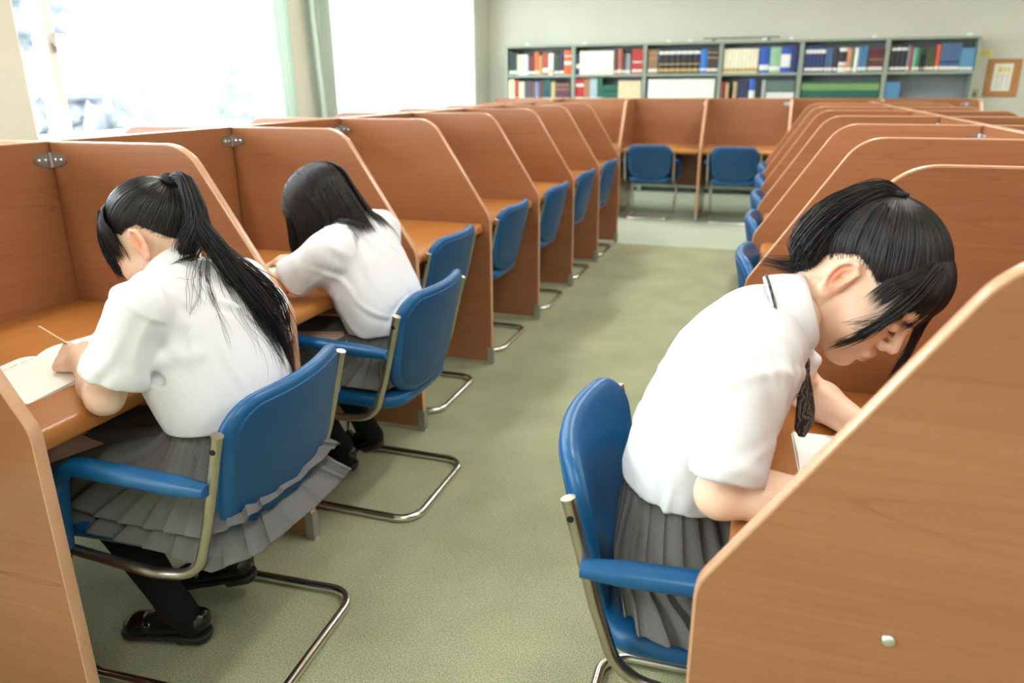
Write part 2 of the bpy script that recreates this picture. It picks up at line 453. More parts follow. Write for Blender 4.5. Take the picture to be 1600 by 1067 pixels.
# ================================================================== study carrels
PITCH, HT, HB, DK, T = 0.8, 1.169, 0.727, 0.70, 0.024
DEPTH = 0.756
M_BRACKET = flat('bracket_steel', (190, 190, 192), .3, 1.0)
def make_carrel(sx, label, near_divider=False, y_wood=None):
    """local frame: the sitter faces local x*sx; front edge at x=0, back panel at DEPTH*sx; bay runs y = 0..PITCH,
    the divider stands at the high-y end (y = PITCH .. PITCH+T, camera-side face at PITCH)"""
    t = thing('study_carrel', label, 'study carrel', (0, 0, 0), 0, 'wooden study carrels')
    X = lambda q: q * sx
    def divider(y, bolt=False):
        prof = [(0, .012), (0, HB), (.28, HT), (DEPTH - .002, HT), (DEPTH - .002, .012)]
        pl = fillet(prof, [0, .075, .12, 0, 0], 10)
        ins = inset(pl, .003)
        d = MB().extrude([(X(a), b) for a, b in ins], 1, y, y + T, bev=.0008).build('divider', M_WOODX, t)
        # light edge band along the front and the top
        op = fillet([(0, .09), (0, HB), (.28, HT), (DEPTH - .002, HT)], [0, .075, .12, 0], 10, closed=False)
        n = len(op); vs = []; P = np.array(op)
        for i in range(n):
            a = P[max(i - 1, 0)]; b = P[min(i + 1, n - 1)]; tg = (b - a) / np.linalg.norm(b - a); nn = np.array((tg[1], -tg[0]))
            o = P[i]; q = o + nn * .004
            for (c, yy) in ((q, y - .0004), (o + nn * .0008, y - .0004), (o, y + .002), (o, y + T - .002), (o + nn * .0008, y + T + .0004), (q, y + T + .0004)):
                vs.append((X(c[0]), yy, c[1]))
        fs = []
        for i in range(n - 1):
            for k in range(6): l = (k + 1) % 6; fs.append((i * 6 + k, i * 6 + l, (i + 1) * 6 + l, (i + 1) * 6 + k))
        fs += [tuple(range(6)), tuple((n - 1) * 6 + k for k in range(6))]
        MB().add(vs, fs).build('edge_band', M_EDGE, d, True, angle=35)
        fp = MB().box((X(-.003), y - .002, 0), (X(.022), y + T + .002, .09), bev=.0015)
        tag(fp.build('foot_plate', M_FOOT, d), 'grey metal foot plate')
        return d
    d = divider(PITCH)
    nd = divider(0) if near_divider else None
    bp = MB().box((X(DEPTH), 0.0 if near_divider else T + .0003, .26), (X(DEPTH + .014), PITCH + T, HT - .003), bev=.001).build('back_panel', M_WOODY, t)
    tb = MB().box((X(DEPTH - .0004), 0.0 if near_divider else T + .0003, HT - .003), (X(DEPTH + .0144), PITCH + T, HT + .0005), bev=.0008)
    tb.build('edge_band', M_EDGE, bp)
    # desktop with a rounded front edge
    dx0 = .035
    prof = [(X(dx0), DK - .042), (X(dx0), DK), (X(DEPTH - .0015), DK), (X(DEPTH - .0015), DK - .03), (X(dx0 + .05), DK - .03), (X(dx0 + .05), DK - .042)]
    pl = fillet(prof, [.012, .022, 0, 0, 0, 0], 6)
    MB().extrude(pl, 1, T + .0015, PITCH - .0015).build('desktop', M_DESK, t, True, angle=50)
    # corner bracket: two half-ellipse leaves, a round knuckle and four dome screws
    hz = 1.118; hb = MB()
    def leaf(fn):
        pts = [(0.0, -.021)] + [(.056 * math.cos(a), .021 * math.sin(a)) for a in np.linspace(-1.45, 1.45, 18)] + [(0, .021)]
        a = [fn(u, w, .0005) for u, w in pts]; b = [fn(u, w, .003) for u, w in pts]; n = len(pts)
        hb.add(a + b, [tuple(range(n)), tuple(range(n, 2 * n))] + [(k, (k + 1) % n, n + (k + 1) % n, n + k) for k in range(n)])
    f1 = lambda u, w, h: (X(DEPTH - .004 - u), PITCH - h, hz + w)
    f2 = lambda u, w, h: (X(DEPTH - h), PITCH - .004 - u, hz + w)
    leaf(f1); leaf(f2)
    hb.tube([(X(DEPTH - .006), PITCH - .006, hz - .021), (X(DEPTH - .006), PITCH - .006, hz + .021)], .0065, 12)
    ho = tag(hb.build('corner_bracket', M_BRACKET, t, True), 'shiny metal corner bracket')
    for f in (f1, f2):
        for u in (.017, .038):
            p = np.array(f(u, 0, .003)); q = np.array(f(u, 0, .008)) - p
            s = MB(); prf = [(0.0052, 0), (.005, .3), (.0035, .75), (.0012, .98)]
            ax = Vector(q).normalized().to_track_quat('Z', 'Y').to_matrix()
            s.lathe([(r, z * .005) for r, z in prf], tuple(p), 10, 0, ax); s.build('screw', M_CHROME, ho, True)
    # the dome bolt that carries the desk on the outside of the divider
    if nd:
        b = MB(); ax = Vector((0, -1, 0)).to_track_quat('Z', 'Y').to_matrix()
        b.lathe([(.0085, 0), (.0082, .0015), (.006, .004), (.0025, .0052)], (X(.222), 0, .703), 14, 0, ax)
        tag(b.build('bolt', M_CHROME, nd, True), 'silver dome bolt')
    return t
XL, Y0 = -1.21, 1.684 - PITCH            # left row: bay of the girl with the long ponytail starts at Y0
ORD = ['first', 'second', 'third', 'fourth', 'fifth', 'sixth', 'seventh', 'eighth', 'ninth']
first = make_carrel(-1, 'wooden study carrel where the girl with the long ponytail writes', True)
first.location = (XL, Y0, 0)
left = make_carrel(-1, 'wooden study carrel where the girl with loose shoulder-length hair sits')
left.location = (XL, Y0 + PITCH, 0)
labs = [None, None, None,
        'empty carrel right behind the loose-haired girl on the left of the aisle', 'second empty carrel behind the loose-haired girl on the left of the aisle',
        'third empty carrel behind the loose-haired girl on the left of the aisle', 'fourth empty carrel behind the loose-haired girl on the left of the aisle',
        'last carrel of the left aisle row, next to the far cross row']
for k, lb in enumerate(labs):
    if lb: dup(left, (XL, Y0 + (k - 1) * PITCH, 0), 0, lb)
XR, YR = -0.038, 0.813
firstr = make_carrel(1, 'wooden study carrel of the girl with the tie, its bolted end panel nearest', True)
firstr.location = (XR, YR, 0)
right = make_carrel(1, 'right aisle carrel, first behind the one of the girl with the tie')
right.location = (XR, YR + PITCH, 0)
labs = [None, None, None] + ['right aisle carrel, %s behind the one of the girl with the tie' % q for q in ORD[1:6]]
for k, lb in enumerate(labs):
    if lb: dup(right, (XR, YR + (k - 1) * PITCH, 0), 0, lb)
# rows back to back with them, facing the window and facing the right wall
for k in range(-1, 8):
    dup(right, (XL - 2 * DEPTH - .030, Y0 + k * PITCH, 0), 0, 'window-side carrel whose rounded top shows, %s from the near end' % ORD[k + 1])
for k in range(1, 8):
    dup(left, (XR + 2 * DEPTH + .030, YR + k * PITCH, 0), 0, 'carrel on the hidden side of the right island, %s from the near end' % ORD[k - 1])
# cross row in front of the bookcases: sitters face the far wall
FYR = 7.76; FP = 0.79
labs = ['cross-row carrel farthest left in front of the bookcases', 'cross-row carrel behind the end of the left aisle row', 'cross-row carrel with the left one of the two chairs facing the far wall',
        'cross-row carrel with the right one of the two chairs facing the far wall', 'cross-row carrel behind the end of the right aisle row', 'cross-row carrel farthest right in front of the bookcases']
for k, lb in enumerate(labs):
    dup(left, (-3.07 + k * PITCH, FYR, 0), -math.pi / 2, lb)

# ================================================================== chairs
def make_chair(label):
    """local: sitter faces +x, floor z=0"""
    t = thing('office_chair', label, 'chair', (0, 0, 0), 0, 'blue cantilever chairs')
    r = .0125
    # floor loop and front legs
    pth = []
    half = [( .205, .232, .362), (.225, .234, .30), (.245, .215, .03), (.22, .212, .0125), (-.235, .212, .0125)]
    a = [np.array(p) for p in half]; b = [p * V(1, -1, 1) for p in a][::-1]
    pl = fillet(a + b, [0, .03, .05, .05, .07, .07, .05, .05, .03, 0], 8, closed=False)
    MB().tube(pl, r, 14).build('base_frame', M_CHROME, t, True, angle=60)
    # side tubes: along the seat, then up the back
    for s in (1, -1):
        p = [(.215, .245 * s, .385), (-.03, .245 * s, .358), (-.140, .245 * s, .372), (-.182, .245 * s, .50), (-.232, .245 * s, .695)]
        pl = fillet(p, [0, .12, .11, .25, 0], 10, closed=False)
        fr = MB().tube(pl, .0115, 14).build('side_tube', M_DULLMETAL, t, True, angle=60)
        e = pl[-1]; ca = MB().tube([(e[0] + .0005, e[1], e[2] - .002), (e[0] - .001, e[1], e[2] + .003)], .0123, 14)
        ca.build('tube_cap', M_DULLMETAL, fr, True, angle=40)
        bo = MB().lathe([(.006, 0), (.006, .002), (.003, .003)], (-.226, .245 * s + s * .0105, .667), 10, 0, Vector((0, s, 0)).to_track_quat('Z', 'Y').to_matrix())
        bo.build('screw', flat('dark_screw', (40, 42, 46), .4, .6), fr, True)
        # armrest: flat padded bar that bends down to the seat rail
        q = [(-.205, .262 * s, .585), (-.14, .262 * s, .588), (.150, .262 * s, .600), (.178, .262 * s, .392)]
        pl2 = np.array(fillet(q, [0, .05, .075, 0], 10, closed=False))
        n = len(pl2); mb = MB(); G = []
        wy, wt = .024, .0165
        for i in range(n):
            A = pl2[max(i - 1, 0)]; B = pl2[min(i + 1, n - 1)]; tg = (B - A) / np.linalg.norm(B - A)
            nn = np.cross(tg, (0, 1, 0)); k_ = 1.0
            if i == 0: k_ = .72
            row = []
            for j in range(16):
                an = 2 * math.pi * j / 16; cx, cz = math.cos(an), math.sin(an)
                cx = math.copysign(abs(cx) ** .7, cx); cz = math.copysign(abs(cz) ** .8, cz)
                row.append(pl2[i] + np.array((0, 1, 0)) * cx * wy * k_ + nn * cz * wt * k_)
            G.append(row)
        vs = [p_ for row in G for p_ in row]; fs = []
        for i in range(n - 1):
            for j in range(16): l = (j + 1) % 16; fs.append((i * 16 + j, i * 16 + l, (i + 1) * 16 + l, (i + 1) * 16 + j))
        fs += [tuple(range(16)), tuple((n - 1) * 16 + j for j in range(16))]
        ar = MB().add(vs, fs).build('armrest', M_VINYL, t, True, angle=50)
        bb = MB().lathe([(.009, 0), (.009, .002), (.005, .004)], (.173, .262 * s + s * .0235, .412), 12, 0, Vector((0, s, 0)).to_track_quat('Z', 'Y').to_matrix())
        tag(bb.build('bolt', M_DULLMETAL, ar, True), 'metal bolt')
    # seat pad: rounded slab, slightly dished, rolled front
    def pad(fn, pl, th, rnd=.016, nr=5):
        """closed pillow: outline rings shrink towards both faces; fn(u,v,h)->xyz"""
        mb = MB(); n = len(pl); rings = []
        for k in range(nr + 1):
            an = math.pi * (k / nr) - math.pi / 2
            rings.append((rnd * (1 - math.cos(an)), th / 2 * math.sin(an)))
        c = np.mean(np.array(pl), axis=0)
        full = []
        for s_ in (.0, .35, .7, .9): full.append(('c', s_, -1))
        allr = []
        for s_ in (.25, .6, .85): allr.append([tuple(c + (np.array(q) - c) * s_) + (-th / 2 * (1 + .15 * (1 - s_)),) for q in inset(pl, rnd)])
        for (d_, h_) in rings: allr.append([tuple(q) + (h_,) for q in inset(pl, d_)] if d_ > 1e-6 else [tuple(q) + (h_,) for q in pl])
        for s_ in (.85, .6, .25): allr.append([tuple(c + (np.array(q) - c) * s_) + (th / 2 * (1 + .15 * (1 - s_)),) for q in inset(pl, rnd)])
        vs = [fn(*q) for rg in allr for q in rg]; fs = []
        for i in range(len(allr) - 1):
            for j in range(n): l = (j + 1) % n; fs.append((i * n + j, i * n + l, (i + 1) * n + l, (i + 1) * n + j))
        fs += [tuple(range(n)), tuple((len(allr) - 1) * n + j for j in range(n))]
        return mb.add(vs, fs)
    def dens(pl, st=.03):
        out = []
        for i in range(len(pl)):
            a_, b_ = np.array(pl[i]), np.array(pl[(i + 1) % len(pl)]); m_ = max(1, int(np.linalg.norm(b_ - a_) / st))
            for k in range(m_): out.append(tuple(a_ + (b_ - a_) * k / m_))
        return out
    sp = dens(fillet([(.265, .215), (-.20, .212), (-.20, -.212), (.265, -.215)], [.07, .09, .09, .07], 7))
    def sfn(u, v, h):
        z = .392 + h + .012 * (v / .22) ** 2 - .03 * max(0, (u - .19) / .07) ** 2
        return (u, v, z)
    MB_ = pad(sfn, sp, .050, .024)
    MB_.build('seat', M_VINYL, t, True, angle=70)
    # backrest: cushion + hard shell, both curved round the sitter and tilted back
    bp_ = dens(fillet([(.230, .338), (-.230, .338), (-.205, 0), (.205, 0)], [.085, .085, .13, .13], 8))
    def bfn(d0):
        def fn(u, v, h):
            tilt = -.213 - .25 * v + .01 * (v / .36) ** 2
            x = tilt + .045 * (u / .22) ** 2 + h + d0
            return (x, u, .411 + v)
        return fn
    pad(bfn(.012), bp_, .034, .017).build('backrest', M_VINYL, t, True, angle=70)
    sh = dens(inset(fillet([(.230, .338), (-.230, .338), (-.205, 0), (.205, 0)], [.085, .085, .13, .13], 8), .020))
    pad(bfn(-.0035), sh, .010, .004, 4).build('back_shell', M_VINYLDARK, t, True, angle=70)
    return t
chair = make_chair('blue chair under the girl with the long ponytail')
CXO = -1.175
chair.location = (CXO, 1.262, 0); chair.rotation_euler.z = math.pi + .055
dup(chair, (-1.19, 2.068, 0), math.pi, 'blue chair under the girl with loose shoulder-length hair')
for k, (x, y) in enumerate([(-1.452, 2.86), (-1.458, 3.67), (-1.45, 4.47), (-1.455, 5.27), (-1.45, 6.06)]):
    dup(chair, (x, y, 0), math.pi, 'empty blue chair, %s behind the loose-haired girl in the left row' % ORD[k])
dup(chair, (-.025, 1.268, 0), .03, 'blue chair under the girl with the tie on the right')
for k, y in enumerate([2.82, 3.64, 4.42, 5.23, 6.04]):
    dup(chair, (.205, y, 0), 0, 'blue chair showing only its edge, %s behind the girl with the tie' % ORD[k])
dup(chair, (-1.145, 7.93, 0), math.pi / 2, 'left of the two blue chairs facing the far wall')
dup(chair, (-.325, 7.89, 0), math.pi / 2, 'right of the two blue chairs facing the far wall')
# ================================================================== bookcases and books
M_STEEL = flat('grey_green_steel', (150, 162, 146), .45)
M_STEELIN = flat('grey_steel_back', (150, 156, 160), .5)
BX0, BYF, BP, BYB = -3.39, 9.876, .9042, 10.205
SHZ = [.10, .44, .77, 1.105, 1.435]; TOPZ = 1.79
def make_case(label):
    t = thing('bookcase', label, 'bookcase', (0, 0, 0), 0, 'grey green steel bookcases')
    D = BYB - BYF
    for x in (0.0, BP - .024):
        MB().box((x + .001, 0, 0), (x + .023, D, TOPZ - .025), bev=.002).build('upright', M_STEEL, t)
    MB().box((.001, -.004, TOPZ - .024), (BP - .001, D, TOPZ), bev=.002).build('top_panel', M_STEEL, t)
    MB().box((.024, D - .006, .05), (BP - .025, D - .001, TOPZ - .026)).build('back_panel', M_STEELIN, t)
    for z in SHZ:
        MB().box((.0235, .004, z - .03), (BP - .0245, D - .007, z), bev=.002).build('shelf', M_STEEL, t)
    return t
case = make_case('leftmost grey green steel bookcase on the far wall')
case.location = (BX0, BYF, 0)
for k in range(1, 6):
    dup(case, (BX0 + k * BP, BYF, 0), 0, 'grey green steel bookcase on the far wall, ' + ['second from the left', 'third from the left', 'fourth from the left', 'fifth from the left', 'rightmost, its lower shelf half empty'][k - 1])
_bm = {}
def cover(c): return flat('book_cover', c, .5)
M_PAGES = flat('page_block', (226, 218, 196), .8)
M_LABEL = flat('spine_label', (236, 232, 220), .6)
def book_mesh(w, h, d, col, bands, seed):
    key = (round(w, 4), round(h, 3), col, bands)
    if key in _bm: return _bm[key]
    mb = MB(); e = .0025
    # pages, two boards, and a slightly rounded spine
    mb.box((e, .012, .004), (w - e, d - .003, h - .004), 1)
    mb.box((0, .006, 0), (e, d, h)); mb.box((w - e, .006, 0), (w, d, h))
    arc = [(w * u, .006 - .006 * math.sin(math.pi * u)) for u in np.linspace(0, 1, 7)]
    pl = arc + [(w, .012), (0, .012)]
    zs = [0.0]
    for (a, b, ci) in bands: zs += [a * h, b * h]
    zs.append(h); mi = 0
    for k in range(len(zs) - 1):
        m_ = bands[(k - 1) // 2][2] if k % 2 == 1 else 0
        if zs[k + 1] - zs[k] < 1e-4: continue
        mb.extrude(pl, 2, zs[k], zs[k + 1], m_)
    me = mb.build('book', [cover(col), M_PAGES, M_LABEL, flat('book_band', (190, 160, 90), .5), flat('book_band_dark', (40, 42, 50), .5), flat('book_band_green', (120, 160, 96), .5), flat('book_band_white', (228, 228, 222), .5)], None)
    _bm[key] = me.data; data = me.data; bpy.data.objects.remove(me); return data
LB = ((.06, .18, 2),)                           # paper call-number label at the foot of the spine
def put_book(x, z, w, h, col, bands, label, group, lean=0.0, d=.20, fy=.02):
    me = book_mesh(w, h, d, col, bands, 0)
    o = bpy.data.objects.new('book', me); COL.objects.link(o)
    o.location = (x, BYF + fy, z + .0005); o.rotation_euler = (0, lean, 0)
    return tag(o, label, 'book', group)
NTH = ['leftmost', 'second', 'third', 'fourth', 'fifth', 'rightmost']
def shelf_run(bay, shelf, runs):
    """runs: (count, x0, x1 in bay fractions, height, colour, bands, words)"""
    z = SHZ[4] if shelf == 'top' else (SHZ[3] if shelf == 'lower' else SHZ[0])
    sh = {'top': 'top', 'lower': 'lower', 'floor': 'bottom'}[shelf]
    where = '%s bookcase' % NTH[bay]
    rng = np.random.RandomState(bay * 7 + len(runs))
    x_in = BX0 + bay * BP + .026; wid = BP - .053
    for (n, a, b, h, col, bands, words) in runs:
        w = (b - a) * wid / n
        for k in range(n):
            hh = h if n > 3 else h * (1 - .02 * rng.rand())
            lab = '%s, %s, %s shelf' % (words, where, sh)
            put_book(x_in + a * wid + k * w + .0006, z, w - .0012, round(hh, 3), col, bands, lab, 'books on the %s shelf of the %s' % (sh, where), fy=.02 + (.004 * rng.rand() if n < 4 else .0))
GB = ((.08, .2, 2), (.62, .66, 3), (.84, .88, 3))
def R(bay, shelf, s0, s1, items):
    span = float(s1 - s0)
    shelf_run(bay, shelf, [(n, (a - s0) / span, (b - s0) / span, h, c, bd, w) for (n, a, b, h, c, bd, w) in items])
R(0, 'top', 125, 500, [
    (4, 128, 180, .28, (52, 66, 62), LB, 'dark green volume of a set of four'), (2, 180, 214, .25, (226, 216, 184), LB, 'cream spine beside the dark green set'),
    (1, 215, 244, .25, (206, 222, 228), LB, 'pale blue and white spine'), (2, 246, 284, .24, (110, 54, 48), LB, 'dark red-brown volume of a pair'),
    (1, 285, 309, .28, (226, 104, 44), LB, 'orange thin spine among brown ones'), (1, 310, 329, .24, (196, 150, 104), (), 'tan thin spine'),
    (2, 331, 364, .27, (176, 76, 60), ((.1, .3, 2),), 'brick red spine of a pair'), (1, 366, 394, .26, (238, 234, 222), ((.1, .2, 3),), 'white spine beside brick red ones'),
    (2, 396, 430, .23, (60, 74, 48), LB, 'dark olive short book of a pair'), (1, 432, 455, .25, (40, 44, 84), LB, 'dark navy spine'), (1, 457, 497, .29, (232, 92, 40), ((.42, .56, 2), (.75, .80, 6)), 'orange tall box-like book with a white band')])
R(0, 'lower', 122, 500, [
    (1, 123, 160, .28, (236, 214, 168), ((.08, .3, 6),), 'cream yellow wide volume at the left end'), (1, 161, 184, .27, (176, 62, 46), LB, 'red spine beside the cream yellow volume'), (2, 186, 220, .25, (226, 214, 186), LB, 'cream spine of a pair'),
    (3, 222, 264, .26, (92, 92, 100), LB, 'dark grey volume of three'), (1, 266, 284, .25, (140, 84, 60), LB, 'brown thin spine'), (1, 286, 309, .25, (112, 140, 184), LB, 'soft blue spine'),
    (1, 311, 330, .25, (120, 70, 56), LB, 'red-brown spine right of the soft blue one'), (3, 332, 380, .27, (44, 92, 98), LB, 'dark teal volume of three'), (1, 382, 405, .25, (190, 176, 120), LB, 'straw-coloured spine'), (7, 407, 492, .235, (104, 66, 80), GB, 'plum brown volume of a set of seven')])
R(1, 'top', 527, 920, [
    (1, 529, 549, .25, (52, 70, 110), ((.3, .5, 2),), 'navy and white thin spine'), (11, 552, 752, .275, (240, 236, 216), ((.08, .1, 3),), 'cream tall volume of a long uniform set'), (1, 755, 774, .25, (90, 40, 40), LB, 'dark maroon spine'),
    (1, 776, 801, .295, (182, 98, 76), LB, 'tall red-brown spine'), (1, 803, 820, .24, (66, 44, 44), LB, 'blackish brown spine'), (2, 822, 852, .24, (140, 144, 146), LB, 'grey spine of a pair'), (4, 860, 918, .29, (190, 54, 48), ((.08, .18, 2), (.45, .5, 2)), 'red banded volume of four')])
R(1, 'lower', 524, 918, [
    (3, 525, 575, .285, (190, 52, 46), ((.1, .2, 2), (.66, .78, 6)), 'red volume of three with white bands'), (2, 577, 611, .28, (172, 120, 82), LB, 'light brown spine of a pair'), (3, 613, 656, .28, (176, 196, 206), LB, 'pale blue grey spine of three'),
    (2, 658, 688, .285, (46, 106, 86), LB, 'tall dark green spine of a pair'), (7, 690, 776, .20, (34, 110, 92), ((.06, .22, 2), (.6, .7, 4)), 'short bottle green volume of seven'), (9, 781, 915, .25, (226, 212, 172), ((.04, .16, 3),), 'cream buff volume of nine')])
R(2, 'top', 950, 1372, [
    (3, 955, 1015, .285, (152, 116, 88), GB, 'light brown banded volume of three'), (7, 1020, 1266, .285, (36, 34, 40), ((.08, .2, 3), (.36, .4, 3), (.78, .9, 6)), 'thick black volume with pale emblem, of seven'),
    (1, 1268, 1306, .275, (40, 120, 206), ((.12, .2, 2),), 'bright blue spine among black ones'), (3, 1308, 1370, .275, (62, 48, 52), GB, 'dark brown banded volume of three')])
R(2, 'lower', 950, 1372, [(20, 962, 1362, .265, (240, 240, 230), ((.02, .16, 4), (.05, .12, 2)), 'white volume with dark foot label, from a run of twenty')])
R(3, 'top', 0, 420, [(9, 4, 200, .27, (232, 226, 198), ((.04, .2, 3),), 'cream volume with gold foot band, of nine'), (1, 206, 262, .29, (40, 84, 176), ((.1, .3, 6),), 'wide blue spine left of the pale green one'), (1, 264, 322, .285, (148, 188, 150), ((.1, .24, 6),), 'wide pale green spine'),
    (1, 324, 376, .29, (44, 84, 172), ((.2, .7, 6),), 'wide blue spine right of the pale green one'), (1, 378, 418, .28, (28, 46, 104), (), 'thick navy volume at the right end')])
R(3, 'lower', 1388, 1800, [(1, 1390, 1406, .23, (190, 70, 58), LB, 'thin red spine at the left end'), (1, 1414, 1434, .22, (196, 164, 116), LB, 'tan spine in a gap'), (1, 1458, 1480, .23, (186, 160, 122), LB, 'buff spine beside the navy ones'), (3, 1488, 1542, .245, (42, 52, 84), LB, 'dark navy spine of three'),
    (1, 1546, 1580, .26, (44, 96, 184), ((.1, .5, 6),), 'blue spine with white lettering block'), (2, 1584, 1612, .24, (40, 40, 46), LB, 'black spine of a pair'), (1, 1616, 1640, .25, (170, 172, 170), LB, 'grey spine left of the two-tone set'), (10, 1645, 1796, .235, (98, 122, 116), ((.02, .46, 6), (.5, .52, 4)), 'two-tone grey green and white volume of ten')])
R(4, 'top', 278, 768, [(5, 288, 412, .29, (36, 54, 104), ((.06, .16, 2), (.7, .84, 6)), 'navy volume with white title band, of five'), (2, 415, 462, .265, (70, 104, 138), LB, 'slate blue spine of a pair'), (1, 466, 494, .25, (52, 40, 54), LB, 'dark aubergine spine'),
    (1, 496, 545, .26, (232, 230, 224), ((.2, .3, 3), (.4, .85, 4)), 'white cover with dark title block'), (1, 547, 574, .255, (214, 140, 110), LB, 'salmon spine'), (1, 576, 589, .24, (80, 140, 96), LB, 'thin green spine'), (1, 591, 614, .26, (238, 236, 228), LB, 'white spine right of the thin green one'),
    (2, 617, 671, .275, (64, 122, 162), LB, 'teal blue tall spine of a pair'), (8, 677, 766, .25, (104, 50, 52), ((.06, .2, 2), (.5, .54, 3)), 'maroon volume of eight')])
R(4, 'lower', 262, 734, [(25, 266, 732, .225, (36, 98, 78), ((.03, .12, 2), (.58, .9, 5)), 'two-tone green volume of a long run of twenty-five')])
R(5, 'top', 790, 1310, [(3, 800, 900, .285, (40, 40, 42), ((.06, .16, 2), (.78, .88, 6)), 'black volume with a pale disc, of three'), (1, 902, 920, .27, (130, 138, 150), LB, 'grey spine beside the black set'), (1, 922, 936, .25, (196, 60, 56), (), 'thin red spine'), (1, 938, 960, .25, (96, 186, 150), LB, 'mint green spine'),
    (1, 962, 981, .25, (60, 120, 84), LB, 'mid green spine'), (2, 984, 1014, .25, (52, 70, 58), ((.4, .7, 4), (.06, .18, 2)), 'dark green spine of a pair'), (5, 1016, 1074, .245, (80, 84, 56), LB, 'olive volume of five'), (1, 1077, 1100, .275, (228, 92, 48), LB, 'bright orange spine'),
    (8, 1103, 1222, .285, (74, 106, 146), ((.05, .16, 2), (.3, .36, 4)), 'slate blue tall volume of eight'), (6, 1224, 1308, .235, (94, 150, 184), ((.05, .16, 2),), 'light steel blue short volume of six')])
R(5, 'lower', 760, 1290, [(5, 764, 856, .215, (86, 142, 186), (), 'light blue volume of five at the left end')])
for bay in (1, 2, 3):
    R(bay, 'floor', 0, 400, [(14, 10, 380, .25, [(196, 182, 140), (206, 196, 160), (180, 172, 132)][bay - 1], LB, 'buff volume glimpsed under the cross-row desks')])
# clips and the long box lid on top of the bookcases
for k, x in enumerate([-3.10, -2.35, -1.30, -1.05, -.20, .10, .98, 1.92]):
    c = MB().box((-.025, -.01, 0), (.025, .012, .03), bev=.006).box((-.012, -.016, .002), (.012, -.011, .022), bev=.002)
    o = c.build('label_clip', flat('clear_white_plastic', (236, 244, 244), .2)); o.location = (BX0 * 0 + x, BYF + .02, TOPZ + .0005)
    tag(o, 'small clear clip on the top edge of the steel bookcases', 'clip', 'clear clips on the bookcases')
bd = MB().box((-.90, 9.90, TOPZ + .030), (-.03, 9.99, TOPZ + .046), bev=.003).box((-.80, 9.91, TOPZ + .0005), (-.76, 9.97, TOPZ + .0305)).box((-.17, 9.91, TOPZ + .0005), (-.13, 9.97, TOPZ + .0305))
tag(bd.build('shelf_board', flat('dull_green_board', (128, 144, 130), .5)), 'long thin grey green board raised on top of the fourth bookcase', 'board')
# notice board, yellow label, switch on the far wall
YW = FY1
t = thing('notice_board', 'wooden notice board with a white sheet on the far wall at right', 'notice board', (2.38, YW, 1.36))
MB().box((-.165, -.022, -.2), (.165, -.001, .2), bev=.004).build('board', flat('board_wood', (186, 128, 72), .5), t)
MB().box((-.10, -.0245, -.14), (.085, -.0225, .15)).build('paper', flat('white_sheet', (238, 236, 226), .7), t)
pr = MB()
for i, (a, b) in enumerate([(-.06, -.02), (-.01, .02), (.03, .06)]): pr.box((a, -.0256, .06), (b, -.0249, .115))
pr.build('printed_picture', flat('yellow_print', (226, 206, 110), .7), t)
pr = MB()
for j in range(6):
    for i in range(3): pr.box((-.07 + i * .05, -.0256, .03 - j * .026), (-.045 + i * .05 + .008 * ((i + j) % 2), -.0249, .036 - j * .026))
pr.build('printed_lines', flat('grey_print', (150, 150, 146), .7), t)
t = thing('wall_label', 'small yellow label on the far wall above the notice board', 'label', (2.17, YW, 1.62))
MB().box((-.075, -.004, -.035), (.075, -.0005, .035), bev=.001).build('card', flat('pale_yellow_card', (232, 222, 140), .7), t)
pr = MB()
for j in range(3): pr.box((-.055, -.0052, .018 - j * .02), (.05 - .012 * j, -.0042, .024 - j * .02))
pr.build('printed_lines', flat('olive_print', (150, 140, 80), .7), t)
t = thing('light_switch', 'grey switch plate on the far wall below the bookcase corner', 'switch', (2.13, YW, 1.185))
MB().box((-.04, -.012, -.06), (.04, -.0005, .06), bev=.004).build('plate', flat('switch_grey', (176, 172, 152), .5), t)
MB().box((-.014, -.018, -.02), (.014, -.0125, .02), bev=.002).build('rocker', flat('switch_dark', (96, 94, 88), .5), t)
